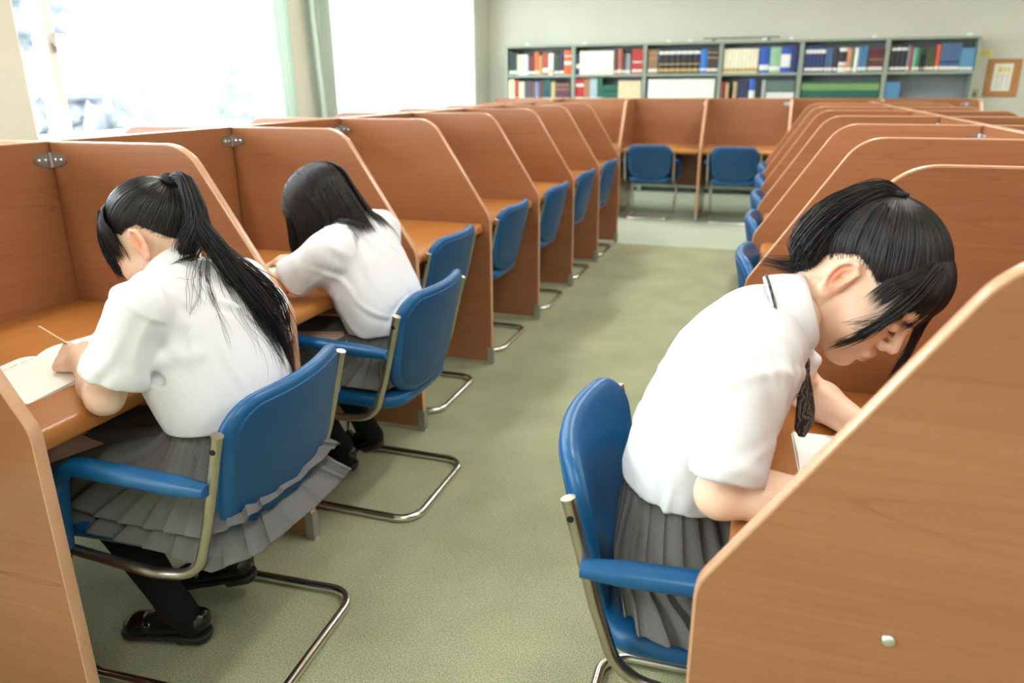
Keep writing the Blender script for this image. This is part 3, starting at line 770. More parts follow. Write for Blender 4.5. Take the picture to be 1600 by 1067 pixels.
# ================================================================== implicit-surface modelling kit for the figures
class Field:
    def __init__(s, lo, hi, h):
        s.lo = np.array(lo, float); s.h = h
        s.n = np.ceil((np.array(hi) - s.lo) / h).astype(int) + 1
        s.D = np.full(s.n, 1.0, np.float32)
    def region(s, lo, hi, m):
        a = np.clip(np.floor((np.array(lo) - m - s.lo) / s.h).astype(int), 0, s.n - 1)
        b = np.clip(np.ceil((np.array(hi) + m - s.lo) / s.h).astype(int) + 1, 1, s.n)
        if np.any(b <= a): return None, None
        ax = [s.lo[i] + s.h * np.arange(a[i], b[i]) for i in range(3)]
        return tuple(slice(a[i], b[i]) for i in range(3)), np.stack(np.meshgrid(*ax, indexing='ij'), -1)
    def merge(s, sl, d, k, op):
        A = s.D[sl]
        if op == 'add':
            if k > 0: hh = np.maximum(k - np.abs(A - d), 0) / k; r = np.minimum(A, d) - hh * hh * k * .25
            else: r = np.minimum(A, d)
        else:
            d = -d
            if k > 0: hh = np.maximum(k - np.abs(A - d), 0) / k; r = np.maximum(A, d) + hh * hh * k * .25
            else: r = np.maximum(A, d)
        s.D[sl] = r
    def cap(s, a, b, ra, rb=None, k=.015, op='add', lat=None, c=None):
        """tapered capsule; lat=(axis vector, ratio) widens it along that axis through point c"""
        rb = ra if rb is None else rb
        a = np.array(a, float); b = np.array(b, float); R = max(ra, rb) * (lat[1] if lat and lat[1] > 1 else 1)
        sl, P = s.region(np.minimum(a, b) - R, np.maximum(a, b) + R, k + 3 * s.h)
        if sl is None: return s
        if lat:
            ax = np.array(lat[0], float); q = np.array(c if c is not None else a, float)
            f = lambda X: X - ax * ((X - q) @ ax)[..., None] * (1 - 1 / lat[1])
            P = f(P); a = f(a[None])[0]; b = f(b[None])[0]
        ab = b - a; t = np.clip(((P - a) @ ab) / (ab @ ab + 1e-12), 0, 1)
        d = np.linalg.norm(P - a - t[..., None] * ab, axis=-1) - (ra + (rb - ra) * t)
        s.merge(sl, d, k, op); return s
    def ell(s, c, r, k=.015, op='add', M=None):
        """ellipsoid with radii r in the frame M (columns = axes)"""
        c = np.array(c, float); r = np.array(r, float); R = r.max()
        sl, P = s.region(c - R, c + R, k + 3 * s.h)
        if sl is None: return s
        Q = P - c
        if M is not None: Q = Q @ np.array(M)
        k0 = np.linalg.norm(Q / r, axis=-1); k1 = np.linalg.norm(Q / (r * r), axis=-1)
        d = k0 * (k0 - 1) / np.maximum(k1, 1e-9)
        s.merge(sl, d, k, op); return s
    def cutplane(s, lo, hi, p, n, k=0):
        """inside the box removes everything on the +n side of the plane"""
        sl, P = s.region(lo, hi, 0)
        n = np.array(n, float); n /= np.linalg.norm(n)
        d = (P - np.array(p)) @ n
        s.D[sl] = np.maximum(s.D[sl], d); return s
    def sample(s, X):
        X = np.asarray(X, float); g = (X - s.lo) / s.h
        i = np.clip(np.floor(g).astype(int), 0, s.n - 2); f = np.clip(g - i, 0, 1)
        r = 0
        for dx in (0, 1):
            for dy in (0, 1):
                for dz in (0, 1):
                    w = (f[..., 0] if dx else 1 - f[..., 0]) * (f[..., 1] if dy else 1 - f[..., 1]) * (f[..., 2] if dz else 1 - f[..., 2])
                    r = r + w * s.D[i[..., 0] + dx, i[..., 1] + dy, i[..., 2] + dz]
        return r
    def grad(s, X):
        e = s.h; g = np.stack([s.sample(X + np.eye(3)[k] * e) - s.sample(X - np.eye(3)[k] * e) for k in range(3)], -1)
        return g / (np.linalg.norm(g, axis=-1, keepdims=True) + 1e-9)
    def mesh(s, smooth=1):
        D = s.D; I = D < 0; n = s.n
        cnt = np.zeros(n - 1, np.int8)
        for dx in (0, 1):
            for dy in (0, 1):
                for dz in (0, 1): cnt += I[dx:n[0] - 1 + dx, dy:n[1] - 1 + dy, dz:n[2] - 1 + dz]
        act = (cnt > 0) & (cnt < 8); ids = np.full(n - 1, -1, np.int64); C = np.argwhere(act); ids[act] = np.arange(len(C))
        S = np.zeros((len(C), 3)); N = np.zeros(len(C))
        cor = [np.array(q) for q in [(x, y, z) for x in (0, 1) for y in (0, 1) for z in (0, 1)]]
        val = {tuple(q): D[C[:, 0] + q[0], C[:, 1] + q[1], C[:, 2] + q[2]].astype(float) for q in cor}
        for a in cor:
            for k in range(3):
                if a[k]: continue
                b = a.copy(); b[k] = 1
                va, vb = val[tuple(a)], val[tuple(b)]; m = (va < 0) != (vb < 0)
                t = np.where(m, va / np.where(m, va - vb, 1), 0)
                p = a[None].astype(float) + (b - a)[None] * t[:, None]
                S += p * m[:, None]; N += m
        X = s.lo + s.h * (C + S / N[:, None]); F = []
        for k in range(3):
            u, v = (k + 1) % 3, (k + 2) % 3
            sa = [slice(None)] * 3; sb = [slice(None)] * 3; sa[k] = slice(0, -1); sb[k] = slice(1, None)
            A, B = I[tuple(sa)], I[tuple(sb)]; m = A != B
            E = np.argwhere(m); ok = (E[:, u] > 0) & (E[:, v] > 0) & (E[:, u] < n[u] - 1) & (E[:, v] < n[v] - 1); E = E[ok]
            du = np.eye(3, dtype=int)[u]; dv = np.eye(3, dtype=int)[v]
            q = [E, E - du, E - du - dv, E - dv]; q = np.stack([ids[w[:, 0], w[:, 1], w[:, 2]] for w in q], 1)
            fl = A[E[:, 0], E[:, 1], E[:, 2]]; q[~fl] = q[~fl][:, ::-1]; F.append(q)
        F = np.concatenate(F); F = F[(F >= 0).all(1)]
        for _ in range(smooth):
            acc = np.zeros_like(X); c = np.zeros(len(X))
            for a, b in ((0, 1), (1, 2), (2, 3), (3, 0)):
                for i, j in ((a, b), (b, a)): np.add.at(acc, F[:, i], X[F[:, j]]); np.add.at(c, F[:, i], 1)
            X = X * .45 + .55 * acc / np.maximum(c, 1)[:, None]
        return X, F
def np_mesh(name, X, F, mat, parent, off, attr=None):
    me = bpy.data.meshes.new(name)
    me.from_pydata((X - np.array(off)).tolist(), [], F.tolist() if hasattr(F, 'tolist') else F)
    for m in (mat if isinstance(mat, list) else [mat]): me.materials.append(m)
    me.polygons.foreach_set('use_smooth', [True] * len(me.polygons))
    if attr is not None:
        ca = me.color_attributes.new('tint', 'FLOAT_COLOR', 'POINT'); ca.data.foreach_set('color', attr.astype(np.float32).ravel())
    me.update(); o = bpy.data.objects.new(name, me); COL.objects.link(o)
    if parent is not None: o.parent = parent
    return o
def rot(yaw, pit, roll=0):
    y, p, r = map(math.radians, (yaw, pit, roll))
    cz, sz, c, s_, cr, sr = math.cos(y), math.sin(y), math.cos(p), math.sin(p), math.cos(r), math.sin(r)
    return np.array([[cz, -sz, 0], [sz, cz, 0], [0, 0, 1]]) @ np.array([[c, 0, s_], [0, 1, 0], [-s_, 0, c]]) @ np.array([[1, 0, 0], [0, cr, -sr], [0, sr, cr]])
# ---- materials of the figures
def skin_mat():
    m = NT('skin'); m.P(Roughness=0.45); m.b.inputs['Specular IOR Level'].default_value = 0.35
    a = m.n('ShaderNodeVertexColor', layer_name='tint'); v = m.coord((1, 1, 1), rand=False)
    f = m.noise(v, 30, 3)
    base = m.ramp(f, [(0.3, srgb(234, 196, 170)), (0.7, srgb(242, 208, 184))])
    mx = m.n('ShaderNodeMix', data_type='RGBA', blend_type='MULTIPLY'); mx.inputs['Factor'].default_value = 1
    m.l(base, mx.inputs['A']); m.l(a.outputs['Color'], mx.inputs['B']); m.l(mx.outputs['Result'], m.b.inputs['Base Color'])
    m.b.inputs['Subsurface Weight'].default_value = 0.12; m.b.inputs['Subsurface Radius'].default_value = (.012, .005, .003); m.b.inputs['Subsurface Scale'].default_value = 0.6
    m.bump(m.noise(v, 420, 2), 0.05, .001); return m.mat
def shirt_mat():
    m = NT('white_shirt_cotton'); m.P(Roughness=0.8); m.b.inputs['Specular IOR Level'].default_value = 0.2
    v = m.coord((1, 1, 1), rand=False)
    m.l(m.ramp(m.noise(v, 800, 2), [(0.3, srgb(220, 222, 227)), (0.7, srgb(230, 231, 235))]), m.b.inputs['Base Color'])
    wv = m.noise(v, 16, 3, .5, 1.0); m.bump(wv, 0.12, .02); return m.mat
def wool_mat():
    m = NT('grey_pleated_wool'); m.P(Roughness=0.85); m.b.inputs['Specular IOR Level'].default_value = 0.2
    v = m.coord((1, 1, 1), rand=False); f = m.noise(v, 1100, 2, .7)
    m.l(m.ramp(f, [(0.3, srgb(80, 80, 81)), (0.7, srgb(122, 121, 120))]), m.b.inputs['Base Color']); m.bump(f, .2, .001); return m.mat
def hair_mat():
    m = NT('black_hair'); m.P(Roughness=0.38); m.b.inputs['Specular IOR Level'].default_value = 0.42
    v = m.coord((1, 1, 1), rand=False)
    m.l(m.ramp(m.noise(v, 60, 2), [(0.3, srgb(14, 13, 16)), (0.7, srgb(34, 29, 30))]), m.b.inputs['Base Color']); return m.mat
M_SKIN, M_SHIRT, M_WOOL, M_HAIR = skin_mat(), shirt_mat(), wool_mat(), hair_mat()
M_SOCK = flat('black_sock_knit', (22, 22, 24), .9, spec=.2); M_LOAFER = flat('black_loafer_leather', (18, 17, 18), .22, spec=.6); M_SOLE = flat('black_rubber_sole', (34, 32, 32), .6)
M_LASH = flat('eyelash_black', (24, 18, 16), .6)
SKULL_C = np.array((-.012, 0, .03)); SKULL_R = np.array((.096, .076, .087))
def add_head(F, M, p, neck_base):
    L = lambda q: M @ np.array(q, float) + p
    E = lambda c, r, k=.015, op='add', A=None: F.ell(L(c), r, k, op, M if A is None else M @ A)
    Cp = lambda a, b, ra, rb, k=.012, op='add': F.cap(L(a), L(b), ra, rb, k, op)
    E(SKULL_C, SKULL_R, .02)
    E((.030, 0, -.028), (.060, .062, .082), .025)
    for s in (1, -1):
        Cp((.008, .050 * s, -.055), (.066, .018 * s, -.104), .020, .017, .025)
        E((.050, .036 * s, -.048), (.034, .028, .034), .025)
    E((.080, 0, -.106), (.017, .020, .015), .02)
    E((.074, 0, .030), (.022, .050, .022), .03)
    for s in (1, -1): E((.102, .032 * s, -.003), (.017, .017, .013), .014, 'sub')
    for s in (1, -1): E((.079, .032 * s, -.003), (.0145, .0155, .0130), .005)
    Cp((.088, 0, .006), (.110, 0, -.034), .0062, .0098, .014)
    for s in (1, -1): E((.100, .0115 * s, -.041), (.0085, .0068, .0070), .008)
    for s in (1, -1): E((.105, .006 * s, -.0475), (.0042, .0034, .0030), .003, 'sub')
    E((.086, 0, -.072), (.018, .026, .018), .015)
    E((.1005, 0, -.0685), (.0066, .0215, .0054), .005); E((.0985, 0, -.0790), (.0072, .0185, .0064), .005)
    Cp((.1085, .016, -.0738), (.1085, -.016, -.0738), .0016, .0016, .003, 'sub')
    for s in (1, -1):                                           # ears: rim, bowl, lobe
        A = rot(-16 * s, 0) @ rot(0, -5); y = .0735 * s
        R_ = lambda a, b: np.array((-.012, y + .009 * s, -.006)) + A @ np.array((a, 0, b * 1.08))
        E((-.012, y + .006 * s, -.006), (.0165, .0065, .031), .005, A=A)
        rim = [R_(.010, .006), R_(.012, .022), R_(.002, .031), R_(-.011, .027), R_(-.0165, .012), R_(-.015, -.006), R_(-.008, -.022), R_(.0, -.029)]
        for i in range(len(rim) - 1): Cp(rim[i] + A @ np.array((0, .0030 * s, 0)), rim[i + 1] + A @ np.array((0, .0030 * s, 0)), .0040, .0040, .004)
        E(R_(.001, -.026), (.008, .0055, .008), .005)
        E(R_(-.001, .004) + A @ np.array((0, .0065 * s, 0)), (.0118, .0085, .0215), .003, 'sub', A=A); E(R_(.002, -.003) + A @ np.array((0, .004 * s, 0)), (.0070, .0100, .0085), .003, 'sub', A=A)
        Cp(R_(.008, -.008), R_(.009, .002), .0035, .0035, .004)
        Cp(R_(-.006, -.014), R_(-.0075, .010), .0026, .0024, .003); Cp(R_(-.0075, .010), R_(.001, .019), .0022, .002, .003)
    F.cap(L((-.030, 0, -.050)), neck_base, .049, .048, .03)
def add_hand(F, w, f, d, left, curl, r=.0078, scale=.95):
    """w wrist, f direction of the hand, d back of the hand; curl: 4 finger curls in degrees per joint"""
    f = np.array(f, float); f /= np.linalg.norm(f); d = np.array(d, float); d -= f * (d @ f); d /= np.linalg.norm(d)
    t = np.cross(f, d) * (1 if left else -1)
    G = lambda a, b, c: np.array(w) + scale * (f * a + t * b + d * c)
    for b, e in ((.022, .028), (.008, .010), (-.008, -.009), (-.021, -.026)): F.cap(G(.008, b * .7, 0), G(.078, e, .002), .013, .0115, .010)
    F.cap(G(-.01, 0, 0), G(.02, 0, 0), .021, .020, .012, lat=(t, 1.15), c=w)
    tips = []
    for i, (b, ln) in enumerate(((.029, (.038, .023, .019)), (.010, (.042, .026, .020)), (-.009, (.039, .024, .019)), (-.026, (.031, .018, .017)))):
        p = G(.080, b, .003); a = 0; rr = r * (1.0 if i < 3 else .88)
        F.cap(p, p, rr * 1.18, None, .005)
        for j, l in enumerate(ln):
            a += math.radians(curl[i][j]); q = p + scale * l * (f * math.cos(a) - d * math.sin(a)) + t * (-.002 * (i - 1.5) * (j > 0))
            F.cap(p, q, rr * (1 - .07 * j), rr * (.93 - .07 * j), .004); p = q
        tips.append(p)
    a0, a1, a2, a3 = G(.016, .020, -.006), G(.044, .040, -.016), G(.070, .042, -.024), G(.092, .034, -.030)
    F.cap(a0, a1, .014, .0115, .010); F.cap(a1, a2, .0105, .0095, .004); F.cap(a2, a3, .0092, .0078, .004)
    return tips, a3
def tint_attr(X, M, p, hairmask=None):
    Q = (X - p) @ M; T = np.ones((len(X), 4))
    def w(c, r): return np.exp(-(((Q - np.array(c)) / np.array(r)) ** 2).sum(1))
    def mixc(a, col):
        for k in range(3): T[:, k] = T[:, k] * (1 - a) + col[k] * a
    lip = np.clip(w((.104, 0, -.0738), (.014, .022, .0095)) * 2.2 - .5, 0, 1); mixc(lip, (.78, .40, .42))
    for s in (1, -1):
        mixc(.7 * np.clip(w((-.014, .086 * s, -.006), (.026, .012, .036)) * 1.7 - .3, 0, 1), (1.0, .60, .48))
        mixc(.30 * w((.06, .045 * s, -.045), (.03, .03, .025)), (1.0, .80, .76))
    if hairmask is not None: mixc(hairmask(Q) * .93, (.06, .05, .05))
    return T
HLX = [-.12, -.088, -.065, -.045, -.025, .000, .020, .040, .060, .080, .12]
HLZ = [-.055, -.046, -.022, .010, .034, .036, .032, .044, .066, .088, .10]
def hair_zone(Q):
    z0 = np.interp(Q[..., 0], HLX, HLZ); return np.clip((Q[..., 2] - z0) / .010 + .5, 0, 1)
def skull_pt(d, off):
    d = d / np.linalg.norm(d, axis=-1, keepdims=True)
    return SKULL_C + d * (1 / np.sqrt(((d / SKULL_R) ** 2).sum(-1)))[..., None] + d * off
class Hair:
    """collects tapered strands (4-sided tubes) into one mesh"""
    def __init__(s, M, p): s.M, s.p = M, p; s.X = []; s.F = []; s.n = 0
    def world(s, Q): return np.asarray(Q) @ s.M.T + s.p
    def strand(s, P, r0, r1):
        P = np.asarray(P, float); m = len(P); T = np.gradient(P, axis=0); T /= np.linalg.norm(T, axis=1)[:, None] + 1e-12
        N = np.cross(T, (.31, .77, .55)); N /= np.linalg.norm(N, axis=1)[:, None] + 1e-12; B = np.cross(T, N)
        u = np.linspace(0, 1, m); r = (r0 + (r1 - r0) * u) * np.clip((1 - u) * 6, .12, 1)
        ring = np.stack([P + N * r[:, None], P + B * r[:, None], P - N * r[:, None], P - B * r[:, None]], 1).reshape(-1, 3)
        i = np.arange(m - 1)[:, None] * 4; k = np.arange(4)[None]; l = (k + 1) % 4
        f = np.stack([i + k, i + l, i + 4 + l, i + 4 + k], -1).reshape(-1, 4) + s.n
        s.X.append(ring); s.F.append(f); s.n += len(ring)
    def surf(s, G, flip=False):
        a, b = G.shape[:2]; i, j = np.meshgrid(np.arange(a - 1), np.arange(b - 1), indexing='ij')
        f = np.stack([i * b + j, i * b + j + 1, (i + 1) * b + j + 1, (i + 1) * b + j], -1).reshape(-1, 4) + s.n
        s.X.append(G.reshape(-1, 3)); s.F.append(f); s.n += a * b
    def lock(s, guide, rad, n, seed, r=(.0011, .0006), m=22, shrink=(.85, 1.0), wave=.0, push=None, flatk=1.0, flatax=(0, 0, 1.)):
        """guide: world control points; rad: bundle radius per control point"""
        rng = np.random.RandomState(seed); g = np.array(guide, float); R = np.array(rad, float)
        tt = np.linspace(0, 1, len(g)); u = np.linspace(0, 1, m)
        C = catmull(g, u); Rr = np.interp(u, tt, R); fa = np.array(flatax, float)
        for i in range(n):
            q = rng.normal(size=3); q /= np.linalg.norm(q); q *= rng.rand() ** .4
            q = q - fa * (q @ fa) * (1 - flatk)
            e = shrink[0] + (shrink[1] - shrink[0]) * rng.rand(); ph = rng.rand() * 6.28
            uu = u * e; P = np.stack([np.interp(uu, u, C[:, k]) for k in range(3)], -1); rr = np.interp(uu, u, Rr)
            w = rng.normal(size=3) * wave
            P = P + q * rr[:, None] + np.sin(u * 5 + ph)[:, None] * w * (u ** 1.2)[:, None]
            if push is not None: P = push(P)
            s.strand(P, r[0] * (.7 + .6 * rng.rand()), r[1])
    def build(s, parent, off, name='hair'):
        return np_mesh(name, np.concatenate(s.X), np.concatenate(s.F), M_HAIR, parent, off)
def catmull(g, u):
    g = np.vstack([2 * g[0] - g[1], g, 2 * g[-1] - g[-2]]); n = len(g) - 3
    x = np.clip(np.asarray(u) * n, 0, n - 1e-9); i = x.astype(int); t = (x - i)[:, None]
    a, b, c, d = g[i], g[i + 1], g[i + 2], g[i + 3]
    return .5 * (2 * b + (c - a) * t + (2 * a - 5 * b + 4 * c - d) * t ** 2 + (3 * b - a - 3 * c + d) * t ** 3)
def pusher(F, margin):
    def f(P):
        for _ in range(3):
            d = F.sample(P); m = d < margin
            if m.any(): P = P.copy(); P[m] += F.grad(P[m]) * (margin - d[m])[:, None]
        return P
    return f
def comb_back(H, tail_dir, seed, n=1500, bulge=.012, zone=None):
    """scalp hair combed from the hairline to the ponytail tie"""
    rng = np.random.RandomState(seed); td = np.array(tail_dir, float); td /= np.linalg.norm(td); c = 0
    while c < n:
        wisp = c % 4 == 0
        d = rng.normal(size=3); d /= np.linalg.norm(d); Q = skull_pt(d, 0)
        if hair_zone(Q) < .5 or (zone is not None and not zone(Q)): continue
        if rng.rand() < .55:                                     # many roots sit on the hairline itself
            for _ in range(60):
                d2 = d - td * .04; d2 /= np.linalg.norm(d2); q2 = skull_pt(d2, 0)
                if hair_zone(q2) < .5 or (zone is not None and not zone(q2)): break
                d = d2
        if wisp:                                                 # soft baby hairs just outside the hairline
            d = d - td * (.03 + .09 * rng.rand()); d /= np.linalg.norm(d)
        w = math.acos(max(-1, min(1, d @ td)));
        if w < .12: continue
        u = np.linspace(0, 1, 16)[:, None]; jit = rng.normal(size=3) * .03
        D = (d * np.sin((1 - u) * w) + td * np.sin(u * w)) / math.sin(w) + jit * np.sin(math.pi * u)
        off = (.002 + (bulge + .004 * rng.rand()) * np.sin(np.clip(u, 0, 1) * math.pi * .62) ** .8)
        P = skull_pt(D, 0); P = P + D / np.linalg.norm(D, axis=1)[:, None] * off
        H.strand(H.world(P), .00045 if wisp else .0012 + .0006 * rng.rand(), .0009); c += 1
def cap(H, off=.004, zone=None):
    n, m = 90, 60; th = np.linspace(-math.pi, math.pi, n); ph = np.linspace(0.001, math.pi - .001, m)
    D = np.stack([np.cos(th)[:, None] * np.sin(ph)[None], np.sin(th)[:, None] * np.sin(ph)[None], np.ones(n)[:, None] * np.cos(ph)[None]], -1)
    Q = skull_pt(D, off); z = hair_zone(Q - np.array((0, 0, .010)))
    if zone is not None: z = z * zone(Q)
    Q = SKULL_C + (Q - SKULL_C) * (1 - .50 * (z < .5))[..., None]; H.surf(H.world(Q))

def pleated(name, rings, center_y, n_pl, amp, parent, off, v=44, per=12, seed=1):
    """rings(theta) -> control points (waist..hem) in world space; knife pleats run from waist to hem"""
    U = n_pl * per; G = np.zeros((U + 1, v, 3)); rng = np.random.RandomState(seed); ph = rng.rand(n_pl) * .5
    u = np.linspace(0, 1, v)
    for i in range(U + 1):
        th = 2 * math.pi * i / U; G[i] = catmull(np.array(rings(th)), u)
    G[-1] = G[0]
    du = np.roll(G[:-1], -1, 0) - np.roll(G[:-1], 1, 0); du = np.vstack([du, du[:1]]); dv = np.gradient(G, axis=1)
    N = np.cross(dv, du); N /= np.linalg.norm(N, axis=-1, keepdims=True) + 1e-9
    ctr = G.mean(axis=(0, 1)); 
    if ((G - ctr) * N).sum() < 0: N = -N
    Tn = du / (np.linalg.norm(du, axis=-1, keepdims=True) + 1e-9)
    t = (np.arange(U + 1) % per) / per; pi = (np.arange(U + 1) // per) % n_pl
    saw = np.where(t < .78, np.sin(t / .78 * math.pi / 2) ** 1.4, .5 + .5 * np.cos((t - .78) / .22 * math.pi)) - .4
    a = amp * (.25 + .75 * u[None]) * (.8 + ph[pi])[:, None]
    wob = np.sin(u[None] * 5 + (pi * 1.7)[:, None]) * .003 * u[None]
    G = G + N * (saw[:, None] * a + wob)[..., None] + Tn * (np.where((t > .75), -.5, 0)[:, None] * a * .8)[..., None]
    G[-1] = G[0]
    X = G.reshape(-1, 3); F = []
    for i in range(U):
        for j in range(v - 1): F.append((i * v + j, (i + 1) * v + j, (i + 1) * v + j + 1, i * v + j + 1))
    o = np_mesh(name, X, np.array(F), M_WOOL, parent, off)
    o.data.set_sharp_from_angle(angle=math.radians(50))
    so = o.modifiers.new('cloth', 'SOLIDIFY'); so.thickness = .0022; so.offset = -1
    return o
_shoe = {}
def shoe_meshes():
    """loafer in its own frame: heel at the origin, toe along +x, ground z=0"""
    if _shoe: return _shoe
    F = Field((-.06, -.06, -.02), (.26, .06, .13), .003)
    F.ell((.19, 0, .030), (.046, .041, .026), .02); F.cap((.015, 0, .044), (.19, 0, .032), .033, .032, .02, lat=((0, 1, 0), 1.12), c=(0, 0, 0))
    F.cap((.0, 0, .065), (.03, 0, .060), .027, .030, .02)
    F.ell((.055, 0, .096), (.062, .027, .036), .008, 'sub'); F.ell((.09, 0, .102), (.034, .020, .034), .01, 'sub')
    F.cutplane((-.06, -.06, -.02), (.26, .06, .13), (0, 0, .014), (0, 0, -1))
    F.cap((.150, -.036, .050), (.150, .036, .050), .0085, .0085, .008)         # saddle strap over the instep
    F.cap((.150, 0, .064), (.112, 0, .076), .012, .016, .012, lat=((0, 1, 0), 1.5), c=(.13, 0, .07))
    for s in (1, -1): F.cap((.165, .020 * s, .053), (.212, .016 * s, .045), .0028, .0028, .004)
    _shoe['upper'] = F.mesh(1)
    F = Field((-.06, -.06, -.02), (.26, .06, .06), .003)
    F.cap((.012, 0, .014), (.19, 0, .014), .036, .042, .01, lat=((0, 1, 0), 1.03), c=(0, 0, 0)); F.ell((.2, 0, .014), (.046, .042, .05), .01)
    F.cutplane((-.06, -.06, -.02), (.26, .06, .06), (0, 0, .016), (0, 0, 1)); F.cutplane((.07, -.06, -.02), (.26, .06, .06), (0, 0, .006), (.0, 0, -1))
    F.cutplane((-.06, -.06, -.02), (.072, .06, .06), (0, 0, -.014), (0, 0, -1))
    _shoe['sole'] = F.mesh(1); return _shoe
def add_shoe(parent, off, heel, toe, up=(0, 0, 1), length=.235):
    S = shoe_meshes(); x = np.array(toe, float) - heel; x /= np.linalg.norm(x); z = np.array(up, float); z -= x * (z @ x); z /= np.linalg.norm(z); y = np.cross(z, x)
    A = np.stack([x, y, z], 1) * (length / .27); put = lambda X: (X + np.array((.033, 0, .014))) @ A.T + np.array(heel)
    X, F = S['upper']; u = np_mesh('shoe', put(X), F, M_LOAFER, parent, off)
    X, F = S['sole']; np_mesh('sole', put(X), F, M_SOLE, u, (0, 0, 0) if False else off); return u

def person(label, sx, J):
    """sx: +1 sits facing +x, -1 facing -x. J: joints in world space"""
    base = np.array((J['hip'][0], J['hip'][1], 0.0)); t = thing('person', label, 'person', tuple(base), 0, None)
    M = rot(*J['head_rot']); hp = np.array(J['head']); h = J.get('res', .004); lat = (0, 1, 0)
    pts = np.array([J[k] for k in ('hip', 'head', 'shN', 'shF', 'elN', 'elF', 'wrN', 'wrF', 'knN', 'knF', 'anN', 'anF')])
    lo, hi = pts.min(0) - .17, pts.max(0) + .17
    F = Field(lo, hi, h)
    hip, waist, chest, nb = [np.array(J[k], float) for k in ('hip', 'waist', 'chest', 'neck')]
    F.cap(hip, waist, .098, .078, .03, lat=(lat, 1.35), c=hip); F.cap(waist, chest, .074, .080, .03, lat=(lat, 1.4), c=waist); F.cap(chest, nb - (nb - chest) * .25, .068, .036, .03, lat=(lat, 1.4), c=chest)
    for s in 'NF':
        sh, el, wr = [np.array(J[k + s], float) for k in ('sh', 'el', 'wr')]
        F.cap(nb - (nb - chest) * .35, sh, .034, .038, .03); F.cap(sh, el, .042, .036, .02)
        mid = el + (wr - el) * .3; F.cap(el, mid, .036, .0365, .012); F.cap(mid, wr, .0365, .0235, .015)
        hd = J['hand' + s]; J['tips' + s] = add_hand(F, wr + hd[0] * np.array(.012) if False else wr, hd[0], hd[1], hd[2], hd[3])
        kn, an = np.array(J['kn' + s], float), np.array(J['an' + s], float)
        hj = hip + np.array((0, .085 * (-1 if s == 'N' else 1), -.02))
        F.cap(hj, kn, .080, .056, .03); F.cap(kn, kn + (an - kn) * .35, .054, .052, .02); F.cap(kn + (an - kn) * .35, an, .050, .033, .02)
    nd = (hp + M @ np.array((-.03, 0, -.05))) - nb; nl = np.linalg.norm(nd); nd /= nl
    F.cap(nb, nb + nd * nl, .048, .049, .03)
    F.cutplane(hp - .22, hp + .22, nb + nd * .030, nd)
    hh_ = J.get('hres', .0023); HF = Field(hp - .17, hp + .17, hh_); add_head(HF, M, hp, nb); HF.cutplane(hp - .2, hp + .2, nb + nd * .022, -nd)
    X, Q = F.mesh(1); X2, Q2 = HF.mesh(1); Q = np.concatenate([Q, Q2 + len(X)]); X = np.concatenate([X, X2])
    body = np_mesh('body', X, Q, M_SKIN, t, base, tint_attr(X, M, hp, hair_zone))
    # lashes of the lowered lids and faint brows
    for s in (1, -1):
        mb = MB(); c = np.array((.079, .032 * s, -.003)); arc = []
        for a in np.linspace(-1.0, 1.0, 11):
            d = np.array((math.cos(a * .95) * .93, math.sin(a * .95), -.42 + .18 * abs(a))); d /= np.linalg.norm(d); arc.append(M @ (c + d * np.array((.0152, .0162, .0138))) + hp)
        mb.tube(arc, [.0003 + .0011 * math.sin(math.pi * k / 10) for k in range(11)], 6)
        for a in np.linspace(-.9, .9, 12):
            d = np.array((math.cos(a * .95) * .93, math.sin(a * .95), -.42 + .18 * abs(a))); d /= np.linalg.norm(d)
            p0 = c + d * np.array((.0150, .016, .0136)); p1 = p0 + d * .005 + np.array((.002, 0, -.0035)); mb.tube([M @ p0 + hp, M @ (p0 + d * .003) + hp, M @ p1 + hp], [.0005, .0004, .0001], 4)
        tag(mb.build('eyelashes', M_LASH, body, True, off=tuple(base)), 'dark lashes of the lowered eyelid')
    # socks
    for s in 'NF':
        kn, an = np.array(J['kn' + s], float), np.array(J['an' + s], float); toe = np.array(J['toe' + s], float); heel = np.array(J['heel' + s], float)
        fd = (toe - heel) / np.linalg.norm(toe - heel)
        S = Field(np.minimum(np.minimum(kn, an), heel) - .1, np.maximum(np.maximum(kn, an), toe) + .1, .005)
        a0 = kn + (an - kn) * .08; am = kn + (an - kn) * .35
        S.cap(a0, am, .0575, .0555, .02); S.cap(am, an, .0545, .0365, .02); S.cap(an, an + (heel + fd * .05 + np.array((0, 0, .05)) - an) * .8, .0365, .034, .02); S.cap(heel + fd * .05 + np.array((0, 0, .045)), heel + fd * .13 + np.array((0, 0, .036)), .030, .024, .02)
        np_mesh('sock', *S.mesh(1), M_SOCK, t, base)
        add_shoe(t, base, heel, toe, J.get('footup' + s, (0, 0, 1)))
    # shirt
    S = Field(lo, hi, .004); W = J['shirt']
    for i in range(len(W) - 1):
        (x0, z0, r0, w0), (x1, z1, r1, w1) = W[i], W[i + 1]; yc0 = J['yc'][i]; yc1 = J['yc'][i + 1]
        for q in range(3):
            a = q / 3; b = (q + 1) / 3; g = lambda A, B, u: A + (B - A) * u
            S.cap((g(x0, x1, a), g(yc0, yc1, a), g(z0, z1, a)), (g(x0, x1, b), g(yc0, yc1, b), g(z0, z1, b)), g(r0, r1, a), g(r0, r1, b), .03, lat=(lat, g(w0 / r0, w1 / r1, (a + b) / 2)), c=(0, g(yc0, yc1, (a + b) / 2), 0))
    up = np.array((W[-1][0], J['yc'][-1], W[-1][1]))
